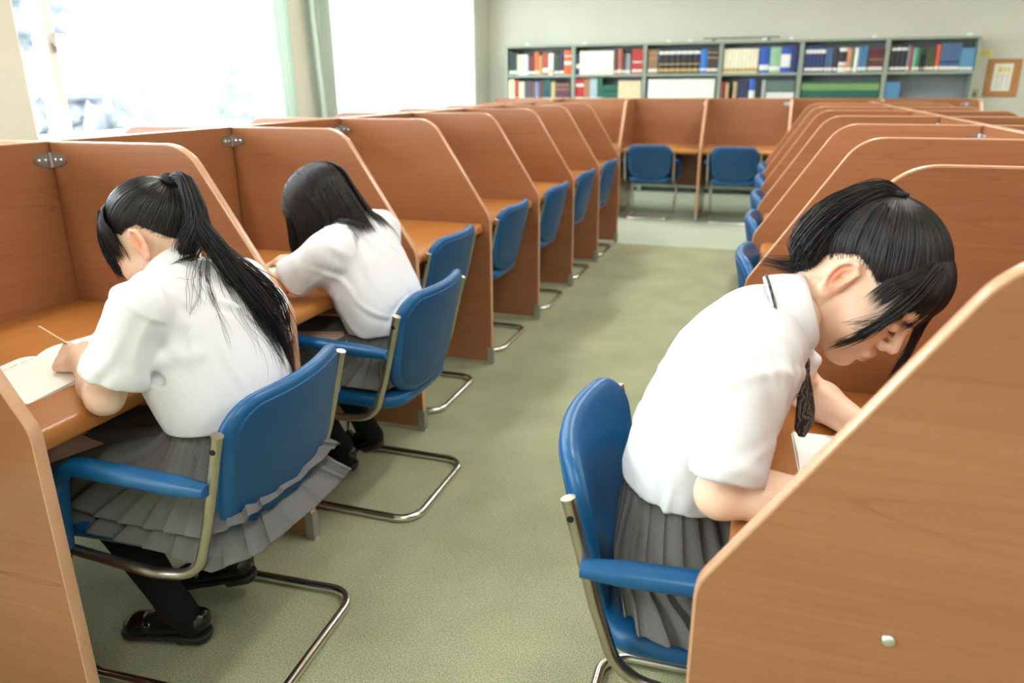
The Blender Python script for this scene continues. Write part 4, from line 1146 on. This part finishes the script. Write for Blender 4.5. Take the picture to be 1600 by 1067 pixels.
    for s in 'NF':
        sh, hem = np.array(J['sh' + s], float), np.array(J['hem' + s], float); rh = J.get('rhem', .058)
        S.cap(up + (sh - up) * .25, sh, .056, .054, .04); ax = (hem - sh) / np.linalg.norm(hem - sh)
        Z = Field(lo, hi, .004); Z.cap(sh, hem + ax * .03, .055, rh + .002, .0)
        Z.cap(hem - ax * .022, hem - ax * .020, rh + .0022, None, .003); 
        for (a, b, r, k, op) in J.get('sleeve_folds' + s, []): Z.cap(a, b, r, r * .6, k, op)
        Z.cutplane(lo, hi, hem, ax + np.array(J.get('hemtilt' + s, (0, 0, 0))))
        Z.cap(hem - ax * .0, hem + ax * .06, rh - .012, rh - .004, .004, 'sub')
        A, d, k = S.D, Z.D, J.get('sleeve_k', .018); hh = np.maximum(k - np.abs(A - d), 0) / k; S.D = np.minimum(A, d) - hh * hh * k * .25
    S.cap(nb + (nb - chest) * .1, nb + (hp + M @ np.array((-.03, 0, -.05)) - nb) * 1.2, .030, .046, .006, 'sub')
    wst = J['waist_cut']; S.cutplane(lo, hi, wst[0], wst[1])
    for (a, b, r, k, op) in J.get('folds', []):
        S.cap(a, b, r, r * .6, k, op)
    X, Q = S.mesh(2)
    # cloth creases: short soft ridges of random heading laid over the surface
    rg = np.random.RandomState(J.get('seed', 1)); Nn = S.grad(X); D_ = np.zeros(len(X)); axs = np.array(W[-1][:1] + (0,) + W[-1][1:2]) - np.array(W[0][:1] + (0,) + W[0][1:2]); axs /= np.linalg.norm(axs)
    for q in range(J.get('creases', 46)):
        c = X[rg.randint(len(X))]; n_ = S.grad(c[None])[0]; d_ = axs * (.55 + .5 * rg.rand()) + rg.normal(size=3) * .55; d_ -= n_ * (d_ @ n_); d_ /= np.linalg.norm(d_); b_ = np.cross(n_, d_)
        r = X - c; u_, v_, w_ = r @ d_, r @ b_ + .25 * (r @ d_) ** 2 / .08, r @ n_; L_ = .035 + .05 * rg.rand(); s_ = .006 + .007 * rg.rand()
        env = np.exp(-(u_ / L_) ** 2 - (w_ / .05) ** 2); D_ += env * (np.exp(-(v_ / s_) ** 2) - .75 * np.exp(-((v_ - 1.9 * s_) / (1.25 * s_)) ** 2)) * (.0022 + .0030 * rg.rand())
    X = X + Nn * D_[:, None]; shirt = np_mesh('shirt', X, Q, M_SHIRT, t, base)
    J['S'] = S; J['M'] = M
    # collar: stand + folded leaf around the neck
    c = np.array(J['collar'][0], float); ax = np.array(J['collar'][1], float); ax /= np.linalg.norm(ax); sd = np.cross(ax, (0, 0, 1)); sd /= np.linalg.norm(sd); fr = np.cross(sd, ax)
    if fr[2] > 0: fr = -fr                    # towards the throat
    n = 56; prof = J.get('collar_prof', [(-.016, .071), (.0, .068), (.018, .064), (.030, .061), (.033, .058), (.028, .055), (.0, .054)])
    G = np.zeros((n + 1, len(prof), 3))
    for i in range(n + 1):
        a = math.radians(12) + (2 * math.pi - math.radians(24)) * i / n; cs, sn = math.cos(a), math.sin(a); front = max(0, cs) ** 3
        for j, (hh, rr) in enumerate(prof):
            low = 1 if j == 0 else 0
            G[i, j] = c + ax * (hh - .016 * front * low - .010 * front) + (fr * cs * 1.02 + sd * sn * .98) * (rr + .006 * front * low)
    mb = MB(); mb.grid(G); co = mb.build('collar', M_SHIRT, shirt, True, off=tuple(base), angle=180)
    so = co.modifiers.new('cloth', 'SOLIDIFY'); so.thickness = .0022
    J['collar_frame'] = (c, ax, sd, fr)
    return t, base, S, M, hp
# ================================================================== the three students
def lerp(a, b, t): return a + (b - a) * t
def skirt_rings(sx, yc, wc, wr, hem, mid):
    """wc (x,z) waist centre, wr (rx, ry); hem / mid: lists of (angle deg, forward, side, z) with 0 = front, 180 = back; symmetric"""
    def prof(tab, a):
        A = [q[0] for q in tab]; return [np.interp(a, A, [q[k] for q in tab]) for k in (1, 2, 3)]
    def f(th):
        d = math.degrees(th) % 360; s = 1 if d <= 180 else -1; a = d if d <= 180 else 360 - d
        w = (wc[0] + sx * wr[0] * math.cos(th), yc + wr[1] * math.sin(th), wc[1] - wr[2] * math.cos(th))
        out = [w]
        for tab in (mid, hem):
            q = prof(tab, a); out.append((wc[0] + sx * q[0], yc + s * q[1], q[2]))
        b = lerp(np.array(out[1]), np.array(out[2]), .55) + np.array((0, 0, .012 if a < 60 else .0)); out.insert(2, tuple(b))
        return out
    return f
def waistband(t, base, sx, yc, wc, wr, hgt=.028):
    n = 48; G = np.zeros((n + 1, 4, 3))
    for i in range(n + 1):
        th = 2 * math.pi * i / n
        for j, (e, z) in enumerate(((.003, -.006), (.006, 0), (.005, hgt), (.0, hgt + .002))):
            G[i, j] = (wc[0] + sx * (wr[0] + e) * math.cos(th), yc + (wr[1] + e) * math.sin(th), wc[1] - wr[2] * math.cos(th) + z)
    mb = MB(); mb.grid(G); return mb.build('waistband', M_WOOL, t, True, off=tuple(base), angle=180)
# ---------------------------------------------------------------- girl with the tie (right)
J = dict(hip=(-.10, 1.245, .525), waist=(-.088, 1.24, .64), chest=(-.028, 1.235, .84), neck=(.05, 1.235, .965), head=(.168, 1.275, 1.023), head_rot=(-34, 45, -8), res=.004, hres=.0022,
         shN=(.002, 1.078, .905), elN=(-.022, 1.030, .738), wrN=(.195, 1.075, .738), handN=((1, .25, -.05), (0, -.2, 1), False, [(25, 40, 30)] * 4),
         shF=(.03, 1.395, .905), elF=(.105, 1.49, .742), wrF=(.215, 1.32, .735), handF=((.8, -.6, -.05), (0, .1, 1), True, [(20, 30, 20)] * 4),
         knN=(.32, 1.155, .495), knF=(.32, 1.325, .495), anN=(.30, 1.155, .10), anF=(.31, 1.325, .10), heelN=(.245, 1.155, 0), toeN=(.48, 1.14, 0), heelF=(.255, 1.325, 0), toeF=(.49, 1.34, 0),
         shirt=[(-.098, .615, .098, .122), (-.086, .66, .102, .128), (-.068, .75, .099, .138), (-.028, .855, .097, .148), (.010, .925, .072, .132)], yc=[1.24, 1.24, 1.238, 1.236, 1.236],
         hemN=(-.014, 1.020, .768), hemF=(.075, 1.462, .80), rhem=.054, waist_cut=((-.095, 1.24, .652), (-.10, 0, -1)),
         folds=[((-.03, 1.095, .80), (-.07, 1.10, .68), .006, .02, 'add'), ((-.055, 1.11, .78), (-.105, 1.125, .67), .005, .018, 'sub'), ((.02, 1.06, .93), (.055, 1.13, .90), .006, .02, 'add'), ((.015, 1.035, .88), (.045, 1.075, .79), .006, .02, 'sub'),
                ((-.165, 1.2, .74), (-.10, 1.11, .67), .006, .02, 'add'), ((.04, 1.1, .93), (.06, 1.15, .86), .005, .018, 'sub')],
         collar=((.052, 1.237, .962), (.95, .10, .30)), collar_prof=[(-.024, .069), (-.012, .069), (.006, .066), (.022, .062), (.034, .059), (.037, .056), (.030, .054), (.0, .053), (-.02, .052)])
t, base, S, M, hp = person('girl on the right, white shirt and dark patterned tie, short ponytail, head bent', 1, J)
push = pusher(S, .004); U = lambda pts: [np.array(p, float) for p in pts]
H = Hair(M, hp); cap(H)
fz = lambda Q: ~((Q[..., 0] > .045) & (Q[..., 2] > .075) & (np.abs(Q[..., 1]) < .03)) if hasattr(Q, 'shape') and Q.ndim > 1 else not (Q[0] > .045 and Q[2] > .075 and abs(Q[1]) < .03)
TD3 = skull_pt(np.array((-.075, -.0, .085)), .012)
comb_back(H, np.array((-.070, -.005, .080)), 3, 1900, .006)
rng = np.random.RandomState(5)
def fringe(H, n, seed, z_end=.004, half=64, x0=.048, drop=.0):
    """bangs: from the crown front over the forehead, then straight down along the brow"""
    rng = np.random.RandomState(seed)
    for i in range(n):
        a = rng.rand() * 2 - 1; az = math.radians(half * a + 2 * rng.normal()); b = rng.rand()
        root = np.array((x0 + .016 * rng.rand(), .032 * a, .085)); root /= np.linalg.norm(root)
        end = np.array((math.cos(az), math.sin(az), .22)); end /= np.linalg.norm(end)
        w = math.acos(max(-1, min(1, root @ end))); u = np.linspace(0, 1, 11)[:, None]
        D = (root * np.sin((1 - u) * w) + end * np.sin(u * w)) / math.sin(w)
        P = skull_pt(D, 0) + D * (.004 + (.008 + .006 * b) * np.sin(u * math.pi * .55))
        ze = z_end + .005 * rng.normal() - drop * abs(a) ** 3; v = np.linspace(0, 1, 6)[1:, None]
        P = np.vstack([P, P[-1] + np.array((.004 * math.cos(az), .004 * math.sin(az), ze - P[-1][2])) * v])
        H.strand(H.world(P), .0013, .0007)
fringe(H, 520, 8, z_end=.012)
def local_lock(H, pts, rad, n, seed, **kw): H.lock(H.world(np.array(pts)), rad, n, seed, **kw)
local_lock(H, [(.050, -.040, .100), (.068, -.062, .060), (.074, -.066, .010), (.074, -.062, -.045), (.062, -.060, -.105)], [.010, .010, .009, .007, .003], 80, 11, wave=.004, shrink=(.7, 1))
local_lock(H, [(.052, .034, .090), (.076, .050, .055), (.098, .048, .005), (.124, .044, -.036), (.145, .040, -.085)], [.007, .008, .007, .005, .002], 90, 12, wave=.003, shrink=(.8, 1))
local_lock(H, [(.055, -.060, .070), (.070, -.070, .03), (.060, -.070, -.02), (.045, -.068, -.06)], [.006, .006, .007, .008], 9, 13, wave=.006, r=(.0006, .0003))
tb = H.world(skull_pt(np.array((-.070, -.005, .080)), .010))
tail = U([tb, tb + (-.032, .0, .004), tb + (-.082, .0, -.030), tb + (-.118, -.004, -.080), tb + (-.116, -.004, -.112), tb + (-.145, .0, -.116), tb + (-.200, .004, -.112)])
H.lock(tail[:5], [.010, .021, .034, .034, .016], 680, 21, wave=.004, push=push, m=20, shrink=(.8, 1.0))
H.lock(tail, [.009, .016, .024, .024, .018, .012, .004], 260, 22, wave=.006, push=push, m=26, shrink=(.75, 1.0))
hair = H.build(t, base)
mb = MB(); q = M @ np.array((-.62, 0, .78)); q /= np.linalg.norm(q); a1 = np.cross(q, (0, 1, 0)); a1 /= np.linalg.norm(a1); a2 = np.cross(q, a1)
mb.tube([tb + q * .004 + (a1 * math.cos(w) + a2 * math.sin(w)) * .0105 for w in np.linspace(0, 2 * math.pi, 20, endpoint=False)], .0042, 8, closed=True)
tag(mb.build('hair_tie', flat('black_hair_tie', (24, 20, 20), .8), hair, True, off=tuple(base)), 'black hair tie')
sk = skirt_rings(1, 1.243, (-.092, .660), (.100, .124, .008), [(0, .44, .0, .545), (25, .42, .13, .53), (50, .27, .205, .475), (90, .10, .220, .450), (125, -.02, .215, .450), (150, -.075, .15, .455), (180, -.098, .0, .46)],
                 [(0, .15, 0, .60), (40, .13, .12, .59), (90, .02, .190, .545), (135, -.085, .15, .545), (180, -.115, 0, .55)])
pleated('skirt', sk, 1.243, 26, .019, t, base, seed=3); waistband(t, base, 1, 1.243, (-.092, .655), (.100, .124, .008))
# necktie with a light paisley scribble, hanging from the knot at the throat
def tie_mat():
    m = NT('patterned_tie'); m.P(Roughness=.6); v = m.coord((1, 1, 1), rand=False)
    w = m.n('ShaderNodeTexWave', i_Scale=40, i_Distortion=14, i_Detail=3); m.l(v, w.inputs['Vector'])
    m.l(m.ramp(w.outputs['Fac'], [(0.0, srgb(24, 22, 32)), (0.72, srgb(26, 24, 34)), (.80, srgb(206, 196, 170)), (.9, srgb(30, 28, 38))]), m.b.inputs['Base Color']); return m.mat
M_TIE = tie_mat(); tz = [(.078, 1.205, .915, .011), (.082, 1.200, .897, .015), (.085, 1.196, .880, .012), (.090, 1.192, .85, .017), (.094, 1.190, .82, .021), (.095, 1.189, .795, .022), (.092, 1.188, .777, .006)]
mb = MB(); 
prof = []
for (x, y, z, w) in tz: prof.append([tuple(np.array((x, y, z)) + w * u_ * np.array((.72, .69, 0)) + h_ * np.array((.69, -.72, 0))) for u_, h_ in ((1, -.002), (.55, .004), (0, .0055), (-.55, .004), (-1, -.002), (0, -.006))])
vs = [p for r in prof for p in r]; fs = [(i * 6 + k, i * 6 + (k + 1) % 6, (i + 1) * 6 + (k + 1) % 6, (i + 1) * 6 + k) for i in range(len(prof) - 1) for k in range(6)] + [tuple(range(6)), tuple((len(prof) - 1) * 6 + k for k in range(6))]
mb.add(vs, fs); c, ax, sd, fr = J['collar_frame']
tie = tag(mb.build('necktie', M_TIE, t, True, off=tuple(base), angle=180), 'dark tie with a pale swirling pattern')
mb = MB(); mb.tube([c - ax * .019 + (fr * math.cos(a) + sd * math.sin(a)) * .0715 for a in np.linspace(.25, 2 * math.pi - .25, 40)], .0022, 6)
mb.build('tie_band', M_TIE, tie, True, off=tuple(base))
# ---------------------------------------------------------------- girl with the long ponytail (front left)
J = dict(hip=(-1.075, 1.27, .525), waist=(-1.095, 1.27, .63), chest=(-1.155, 1.272, .82), neck=(-1.205, 1.284, .905), head=(-1.278, 1.315, 1.0), head_rot=(194, 25, 0), res=.004, seed=5,
         shN=(-1.135, 1.100, .905), elN=(-1.218, 1.058, .728), wrN=(-1.392, 1.170, .748), handN=((-.92, .20, -.10), (.15, -.75, .65), True, [(52, 68, 45), (62, 72, 48), (70, 76, 48), (74, 78, 50)]),
         shF=(-1.155, 1.437, .875), elF=(-1.125, 1.505, .735), wrF=(-1.33, 1.43, .735), handF=((-.9, -.3, -.05), (0, 0, 1), False, [(20, 30, 20)] * 4),
         knN=(-1.47, 1.165, .50), knF=(-1.47, 1.375, .50), anN=(-1.268, 1.185, .115), anF=(-1.285, 1.395, .135), heelN=(-1.190, 1.215, .012), toeN=(-1.42, 1.165, .006), heelF=(-1.205, 1.425, .045), toeF=(-1.43, 1.35, .012), footupF=(.2, 0, 1),
         shirt=[(-1.085, .61, .098, .130), (-1.092, .655, .104, .150), (-1.122, .73, .104, .162), (-1.160, .82, .098, .164), (-1.195, .885, .072, .140)], yc=[1.268, 1.27, 1.272, 1.274, 1.276],
         hemN=(-1.182, 1.048, .772), hemF=(-1.135, 1.485, .785), rhem=.062, waist_cut=((-1.09, 1.27, .634), (.05, 0, -1)),
         folds=[((-1.115, 1.10, .80), (-1.06, 1.16, .80), .007, .022, 'add'), ((-1.125, 1.095, .775), (-1.07, 1.14, .70), .005, .022, 'sub'), ((-1.10, 1.12, .74), (-1.05, 1.18, .64), .007, .025, 'add'), ((-1.15, 1.07, .88), (-1.13, 1.055, .79), .006, .02, 'sub'),
                ((-1.06, 1.33, .75), (-1.01, 1.30, .66), .006, .03, 'add'), ((-1.05, 1.38, .74), (-1.02, 1.38, .65), .006, .03, 'sub'), ((-1.14, 1.14, .93), (-1.09, 1.16, .86), .005, .025, 'add')],
         collar=((-1.222, 1.285, .932), (-.72, .05, .60)), collar_prof=[(-.02, .069), (-.006, .066), (.010, .061), (.018, .058), (.020, .056), (.014, .054), (-.02, .053)])
t, base, S, M, hp = person('girl front left in white shirt, long black ponytail down her back, writing with a pencil', -1, J)
JP = J; push = pusher(S, .005)
H = Hair(M, hp); cap(H); TDL = np.array((-.092, .0, .060))
comb_back(H, TDL, 31, 1900, .006)
fringe(H, 520, 32, z_end=-.002, half=60, drop=.015)
local_lock(H, [(.052, .045, .090), (.072, .056, .045), (.084, .054, .0), (.088, .050, -.055)], [.009, .010, .010, .006], 150, 33, wave=.003, shrink=(.8, 1))
local_lock(H, [(.03, .066, .06), (.036, .070, .02), (.034, .068, -.03)], [.003, .004, .003], 14, 34, wave=.004, shrink=(.6, 1), r=(.0008, .0004))
tb = H.world(skull_pt(TDL, .012))
P_ = lambda *a: np.array(a, float)
g1 = [tb, tb + P_(.040, .0, .004), P_(-1.150, 1.310, 1.045), P_(-1.115, 1.315, .985), P_(-1.085, 1.325, .93), P_(-1.045, 1.355, .85), P_(-1.025, 1.385, .76), P_(-1.015, 1.40, .665)]
H.lock(g1, [.011, .016, .020, .022, .022, .020, .016, .006], 420, 41, wave=.010, push=push, m=34, shrink=(.72, 1.0), r=(.0011, .0006))
H.lock(g1[:3] + [P_(-1.165, 1.290, .99), P_(-1.185, 1.275, .945)], [.010, .016, .026, .028, .016], 330, 42, wave=.006, push=push, m=20, shrink=(.8, 1.0))
H.lock(g1[:4] + [P_(-1.075, 1.36, .92), P_(-1.05, 1.415, .85), P_(-1.045, 1.44, .76), P_(-1.03, 1.43, .68)], [.010, .016, .02, .025, .024, .018, .012, .006], 150, 43, wave=.012, push=push, m=30, shrink=(.6, 1.0))
for k, (pts, rad, n) in enumerate([([P_(-1.13, 1.30, .97), P_(-1.10, 1.25, .90), P_(-1.075, 1.235, .84), P_(-1.07, 1.225, .77)], [.008, .010, .008, .003], 12), ([P_(-1.10, 1.31, .93), P_(-1.06, 1.29, .84), P_(-1.045, 1.31, .77), P_(-1.04, 1.28, .70)], [.02, .03, .03, .03], 12),
                                  ([P_(-1.08, 1.33, .91), P_(-1.05, 1.33, .83), P_(-1.02, 1.345, .74), P_(-1.01, 1.34, .68)], [.015, .015, .012, .008], 60), ([P_(-1.15, 1.29, .965), P_(-1.12, 1.21, .90), P_(-1.10, 1.19, .86)], [.02, .03, .03], 14)]):
    H.lock(pts, rad, n, 50 + k, wave=.014, push=pusher(S, .0025), r=(.00045, .0002), m=18, shrink=(.5, 1))
hair = H.build(t, base)
mb = MB(); q = M @ P_(-.84, 0, .54); q /= np.linalg.norm(q); a1 = np.cross(q, (0, 1, 0)); a1 /= np.linalg.norm(a1); a2 = np.cross(q, a1)
mb.tube([tb + q * .006 + (a1 * math.cos(w) + a2 * math.sin(w)) * .014 for w in np.linspace(0, 2 * math.pi, 20, endpoint=False)], .007, 8, closed=True)
tag(mb.build('hair_tie', flat('black_hair_tie', (24, 20, 20), .8), hair, True, off=tuple(base)), 'black hair tie')
HEMB = [(0, .42, .0, .55), (25, .40, .165, .50), (45, .32, .224, .42), (60, .22, .224, .405), (90, .06, .224, .400), (120, -.08, .222, .405), (145, -.155, .185, .44), (165, -.165, .12, .445), (180, -.17, 0, .445)]
MIDB = [(0, .14, 0, .60), (40, .12, .13, .585), (90, .01, .185, .54), (135, -.075, .15, .535), (180, -.09, 0, .53)]
sk = skirt_rings(-1, 1.265, (-1.088, .645), (.098, .134, .006), [(a, f * .985, s_ * 1.0, z + (.045 if a > 40 else 0.01)) for a, f, s_, z in HEMB], MIDB)
skirt = pleated('skirt', sk, 1.265, 30, .011, t, base, seed=4)
sk = skirt_rings(-1, 1.265, (-1.088, .61), (.11, .148, .006), [(a, f * (1.0 if a < 100 else 1.12), s_ * 1.02, z - (.0 if a < 100 else .030)) for a, f, s_, z in HEMB], [(a, f, s_ * .96, z - .03) for a, f, s_, z in MIDB])
pleated('skirt_underlayer', sk, 1.265, 26, .012, skirt, base, seed=9)
waistband(t, base, -1, 1.265, (-1.088, .640), (.098, .134, .006), .022)
# ---------------------------------------------------------------- girl with loose hair (second on the left)
J = dict(hip=(-1.095, 2.07, .525), waist=(-1.125, 2.07, .61), chest=(-1.195, 2.075, .775), neck=(-1.275, 2.08, .885), head=(-1.330, 2.085, .945), head_rot=(184, 50, 0), res=.005,
         shN=(-1.215, 1.905, .848), elN=(-1.395, 1.868, .732), wrN=(-1.565, 2.02, .735), handN=((-.8, .5, -.05), (0, 0, 1), True, [(25, 35, 25)] * 4),
         sleeve_k=.040, shF=(-1.212, 2.222, .860), elF=(-1.34, 2.33, .735), wrF=(-1.55, 2.25, .735), handF=((-.9, -.3, -.05), (0, 0, 1), False, [(25, 35, 25)] * 4),
         knN=(-1.49, 1.965, .50), knF=(-1.49, 2.175, .50), anN=(-1.330, 2.06, .125), anF=(-1.285, 2.165, .155), heelN=(-1.262, 2.075, .035), toeN=(-1.49, 2.03, .008), heelF=(-1.212, 2.180, .085), toeF=(-1.43, 2.15, .012), footupF=(.33, 0, 1),
         shirt=[(-1.105, .575, .098, .135), (-1.122, .625, .104, .152), (-1.155, .70, .103, .158), (-1.198, .785, .097, .165), (-1.228, .850, .074, .158)], yc=[2.07, 2.07, 2.072, 2.074, 2.076],
         hemN=(-1.338, 1.878, .762), hemF=(-1.315, 2.30, .765), rhem=.060, waist_cut=((-1.11, 2.07, .590), (.05, 0, -1)),
         folds=[((-1.19, 1.92, .79), (-1.13, 1.95, .70), .008, .025, 'add'), ((-1.20, 1.925, .765), (-1.15, 1.94, .67), .008, .022, 'sub'), ((-1.12, 1.97, .68), (-1.06, 2.03, .62), .007, .025, 'add'), ((-1.23, 1.90, .83), (-1.31, 1.86, .765), .006, .02, 'sub')],
         collar=((-1.272, 2.08, .876), (-.78, 0, .55)), collar_prof=[(-.012, .069), (.0, .066), (.016, .061), (.024, .058), (.026, .056), (.020, .054), (.0, .053)])
t, base, S, M, hp = person('girl second on the left in white shirt, loose shoulder-length black hair hiding her face', -1, J)
push = pusher(S, .006); H = Hair(M, hp); cap(H, .006)
rng = np.random.RandomState(77)
for i in range(2600):
    s_ = 1 if rng.rand() < .62 else -1; a = rng.rand()
    root = np.array((lerp(.080, -.075, a ** .9), .004 * s_, .0)); root[2] = .11 - .02 * abs(a - .4)
    rd = root - SKULL_C
    b = np.clip(a * 1.05 + .12 * rng.normal(), 0, 1)
    drop = np.array((lerp(.75, -1.0, b), s_ * lerp(.85, .12 + .45 * rng.rand(), b ** 2), lerp(.15, -.30, b))); drop /= np.linalg.norm(drop)
    r0 = rd / np.linalg.norm(rd); w = math.acos(max(-1, min(1, r0 @ drop))); u = np.linspace(0, 1, 12)[:, None]
    D = (r0 * np.sin((1 - u) * w) + drop * np.sin(u * w)) / math.sin(w)
    lift = .010 + .016 * np.sin(u * math.pi * .7) + .006 * rng.rand()
    P = H.world(skull_pt(D, 0) + D * lift)
    L = lerp(.17, .155, b) * (.82 + .22 * rng.rand()); v = np.linspace(0, 1, 13)[1:, None]
    fall = np.array((lerp(.0, .72, max(0, b - .35) / .65), .02 * s_ * (b < .5), -1.0)); fall /= np.linalg.norm(fall)
    t0 = (P[-1] - P[-2]); t0 /= np.linalg.norm(t0)
    Q = P[-1] + t0 * L * (v - v ** 2 * .5) * .5 + fall * L * (v ** 2 * .55 + v * .4) + rng.normal(size=3) * .004 * v
    P = push(np.vstack([P, Q])); H.strand(P, .0012, .0006)
fringe(H, 260, 61, z_end=-.02, half=80, drop=.02)
for s_ in (1, -1):
    a0 = H.world(np.array((.062, .050 * s_, .080))); a1 = H.world(np.array((.082, .066 * s_, .040)))
    H.lock([a0, a1, a1 + P_(.004, 0, -.055), a1 + P_(.014, 0, -.11), a1 + P_(.022, 0, -.155)], [.012, .016, .018, .016, .010], 220, 62 + s_, wave=.004, push=push, shrink=(.8, 1))
H.build(t, base)
sk = skirt_rings(-1, 2.068, (-1.110, .602), (.098, .134, .004), [(a, f * .97, s_, z + .012) for a, f, s_, z in [(q[0], min(q[1], .42) if q[1] > 0 else max(q[1], -.10), q[2] * .96, max(q[3], .435)) for q in HEMB]], [(q[0], q[1], q[2], q[3] - .02) for q in MIDB])
pleated('skirt', sk, 2.068, 28, .013, t, base, seed=6); waistband(t, base, -1, 2.068, (-1.110, .600), (.098, .134, .004), .022)
# ================================================================== notebooks and pencil
M_PAPER = flat('white_paper', (240, 239, 232), .75, var=.02); M_INK = flat('pencil_grey_writing', (150, 150, 152), .8); M_CREAM = flat('cream_paper', (240, 234, 206), .75, var=.02)
def open_book(label, c, wx, wy, rz, mat, lines):
    """wx depth of the page, wy width of one page; spine along local x"""
    t = thing('open_notebook', label, 'notebook', (c[0], c[1], DK), rz)
    f = lambda y: .002 + .010 * max(0, 1 - abs(abs(y) - .05) / .16) * (min(1, abs(y) / .03)) ** .6
    for s in (-1, 1):
        n, m = 24, 2; top = np.zeros((n, m, 3)); ys = np.linspace(0, wy, n)
        for i, y in enumerate(ys):
            for j, x in enumerate((-wx / 2, wx / 2)): top[i, j] = (x, s * y, f(y))
        mb = MB(); pl = [(s * y, f(y)) for y in ys] + [(s * wy, .0012), (0, .0012)]
        mb.extrude(pl, 0, -wx / 2, wx / 2); pg = mb.build('page_block', mat, t, True, angle=30)
        w = MB(); rr = np.random.RandomState(3 + s)
        for k in range(lines):
            x = -wx / 2 + .03 + k * (wx - .06) / max(1, lines); y = .03
            while y < wy - .04 and rr.rand() < .93:
                l = .008 + .02 * rr.rand(); a, b = s * y, s * (y + l); z = f(y) + .0003
                w.add([(x, a, z), (x + .0025, a, z), (x + .0025, b, f(y + l) + .0003), (x, b, f(y + l) + .0003)], [(0, 1, 2, 3)]); y += l + .012 * rr.rand() + .004
        if w.n: w.build('handwriting', M_INK, pg)
    MB().box((-wx / 2 - .002, -wy - .002, .0002), (wx / 2 + .002, wy + .002, .0012)).build('cover', flat('notebook_cover', (222, 224, 218), .6), t)
    return t
open_book('open white notebook under the hand of the girl with the long ponytail', (-1.513, 1.25), .236, .222, 0, M_PAPER, 1)
open_book('open cream book in front of the girl with loose hair', (-1.63, 2.10), .21, .16, .15, M_CREAM, 3)
open_book('open white notebook in front of the girl with the tie', (.202, 1.218), .21, .148, math.pi / 2 * 0 + .06, M_PAPER, 2)
a = np.array((-1.462, 1.195, .772)); end = np.array((-1.535, 1.200, .800)); d = (end - a) / np.linalg.norm(end - a); tip = a - d * .065
mb = MB(); mb.tube([tip + d * .018, end], .0036, 6); pt = thing('pencil', 'wooden pencil held by the girl with the long ponytail', 'pencil', tuple(tip))
mb.build('shaft', flat('tan_pencil_paint', (206, 160, 104), .4), pt, False, off=tuple(tip))
mb = MB(); mb.tube([tip + d * .018, tip + d * .003], [.0035, .0008], 6); mb.build('sharpened_tip', flat('bare_pencil_wood', (226, 190, 140), .7), pt, False, off=tuple(tip))
mb = MB(); mb.tube([tip + d * .004, tip], [.0009, .0003], 6); mb.build('lead', flat('graphite', (50, 50, 54), .4), pt, False, off=tuple(tip))
mb = MB(); mb.tube([end, end + d * .002], [.0036, .003], 6); mb.build('end_cap', flat('pale_pencil_end', (232, 214, 180), .6), pt, False, off=tuple(tip))
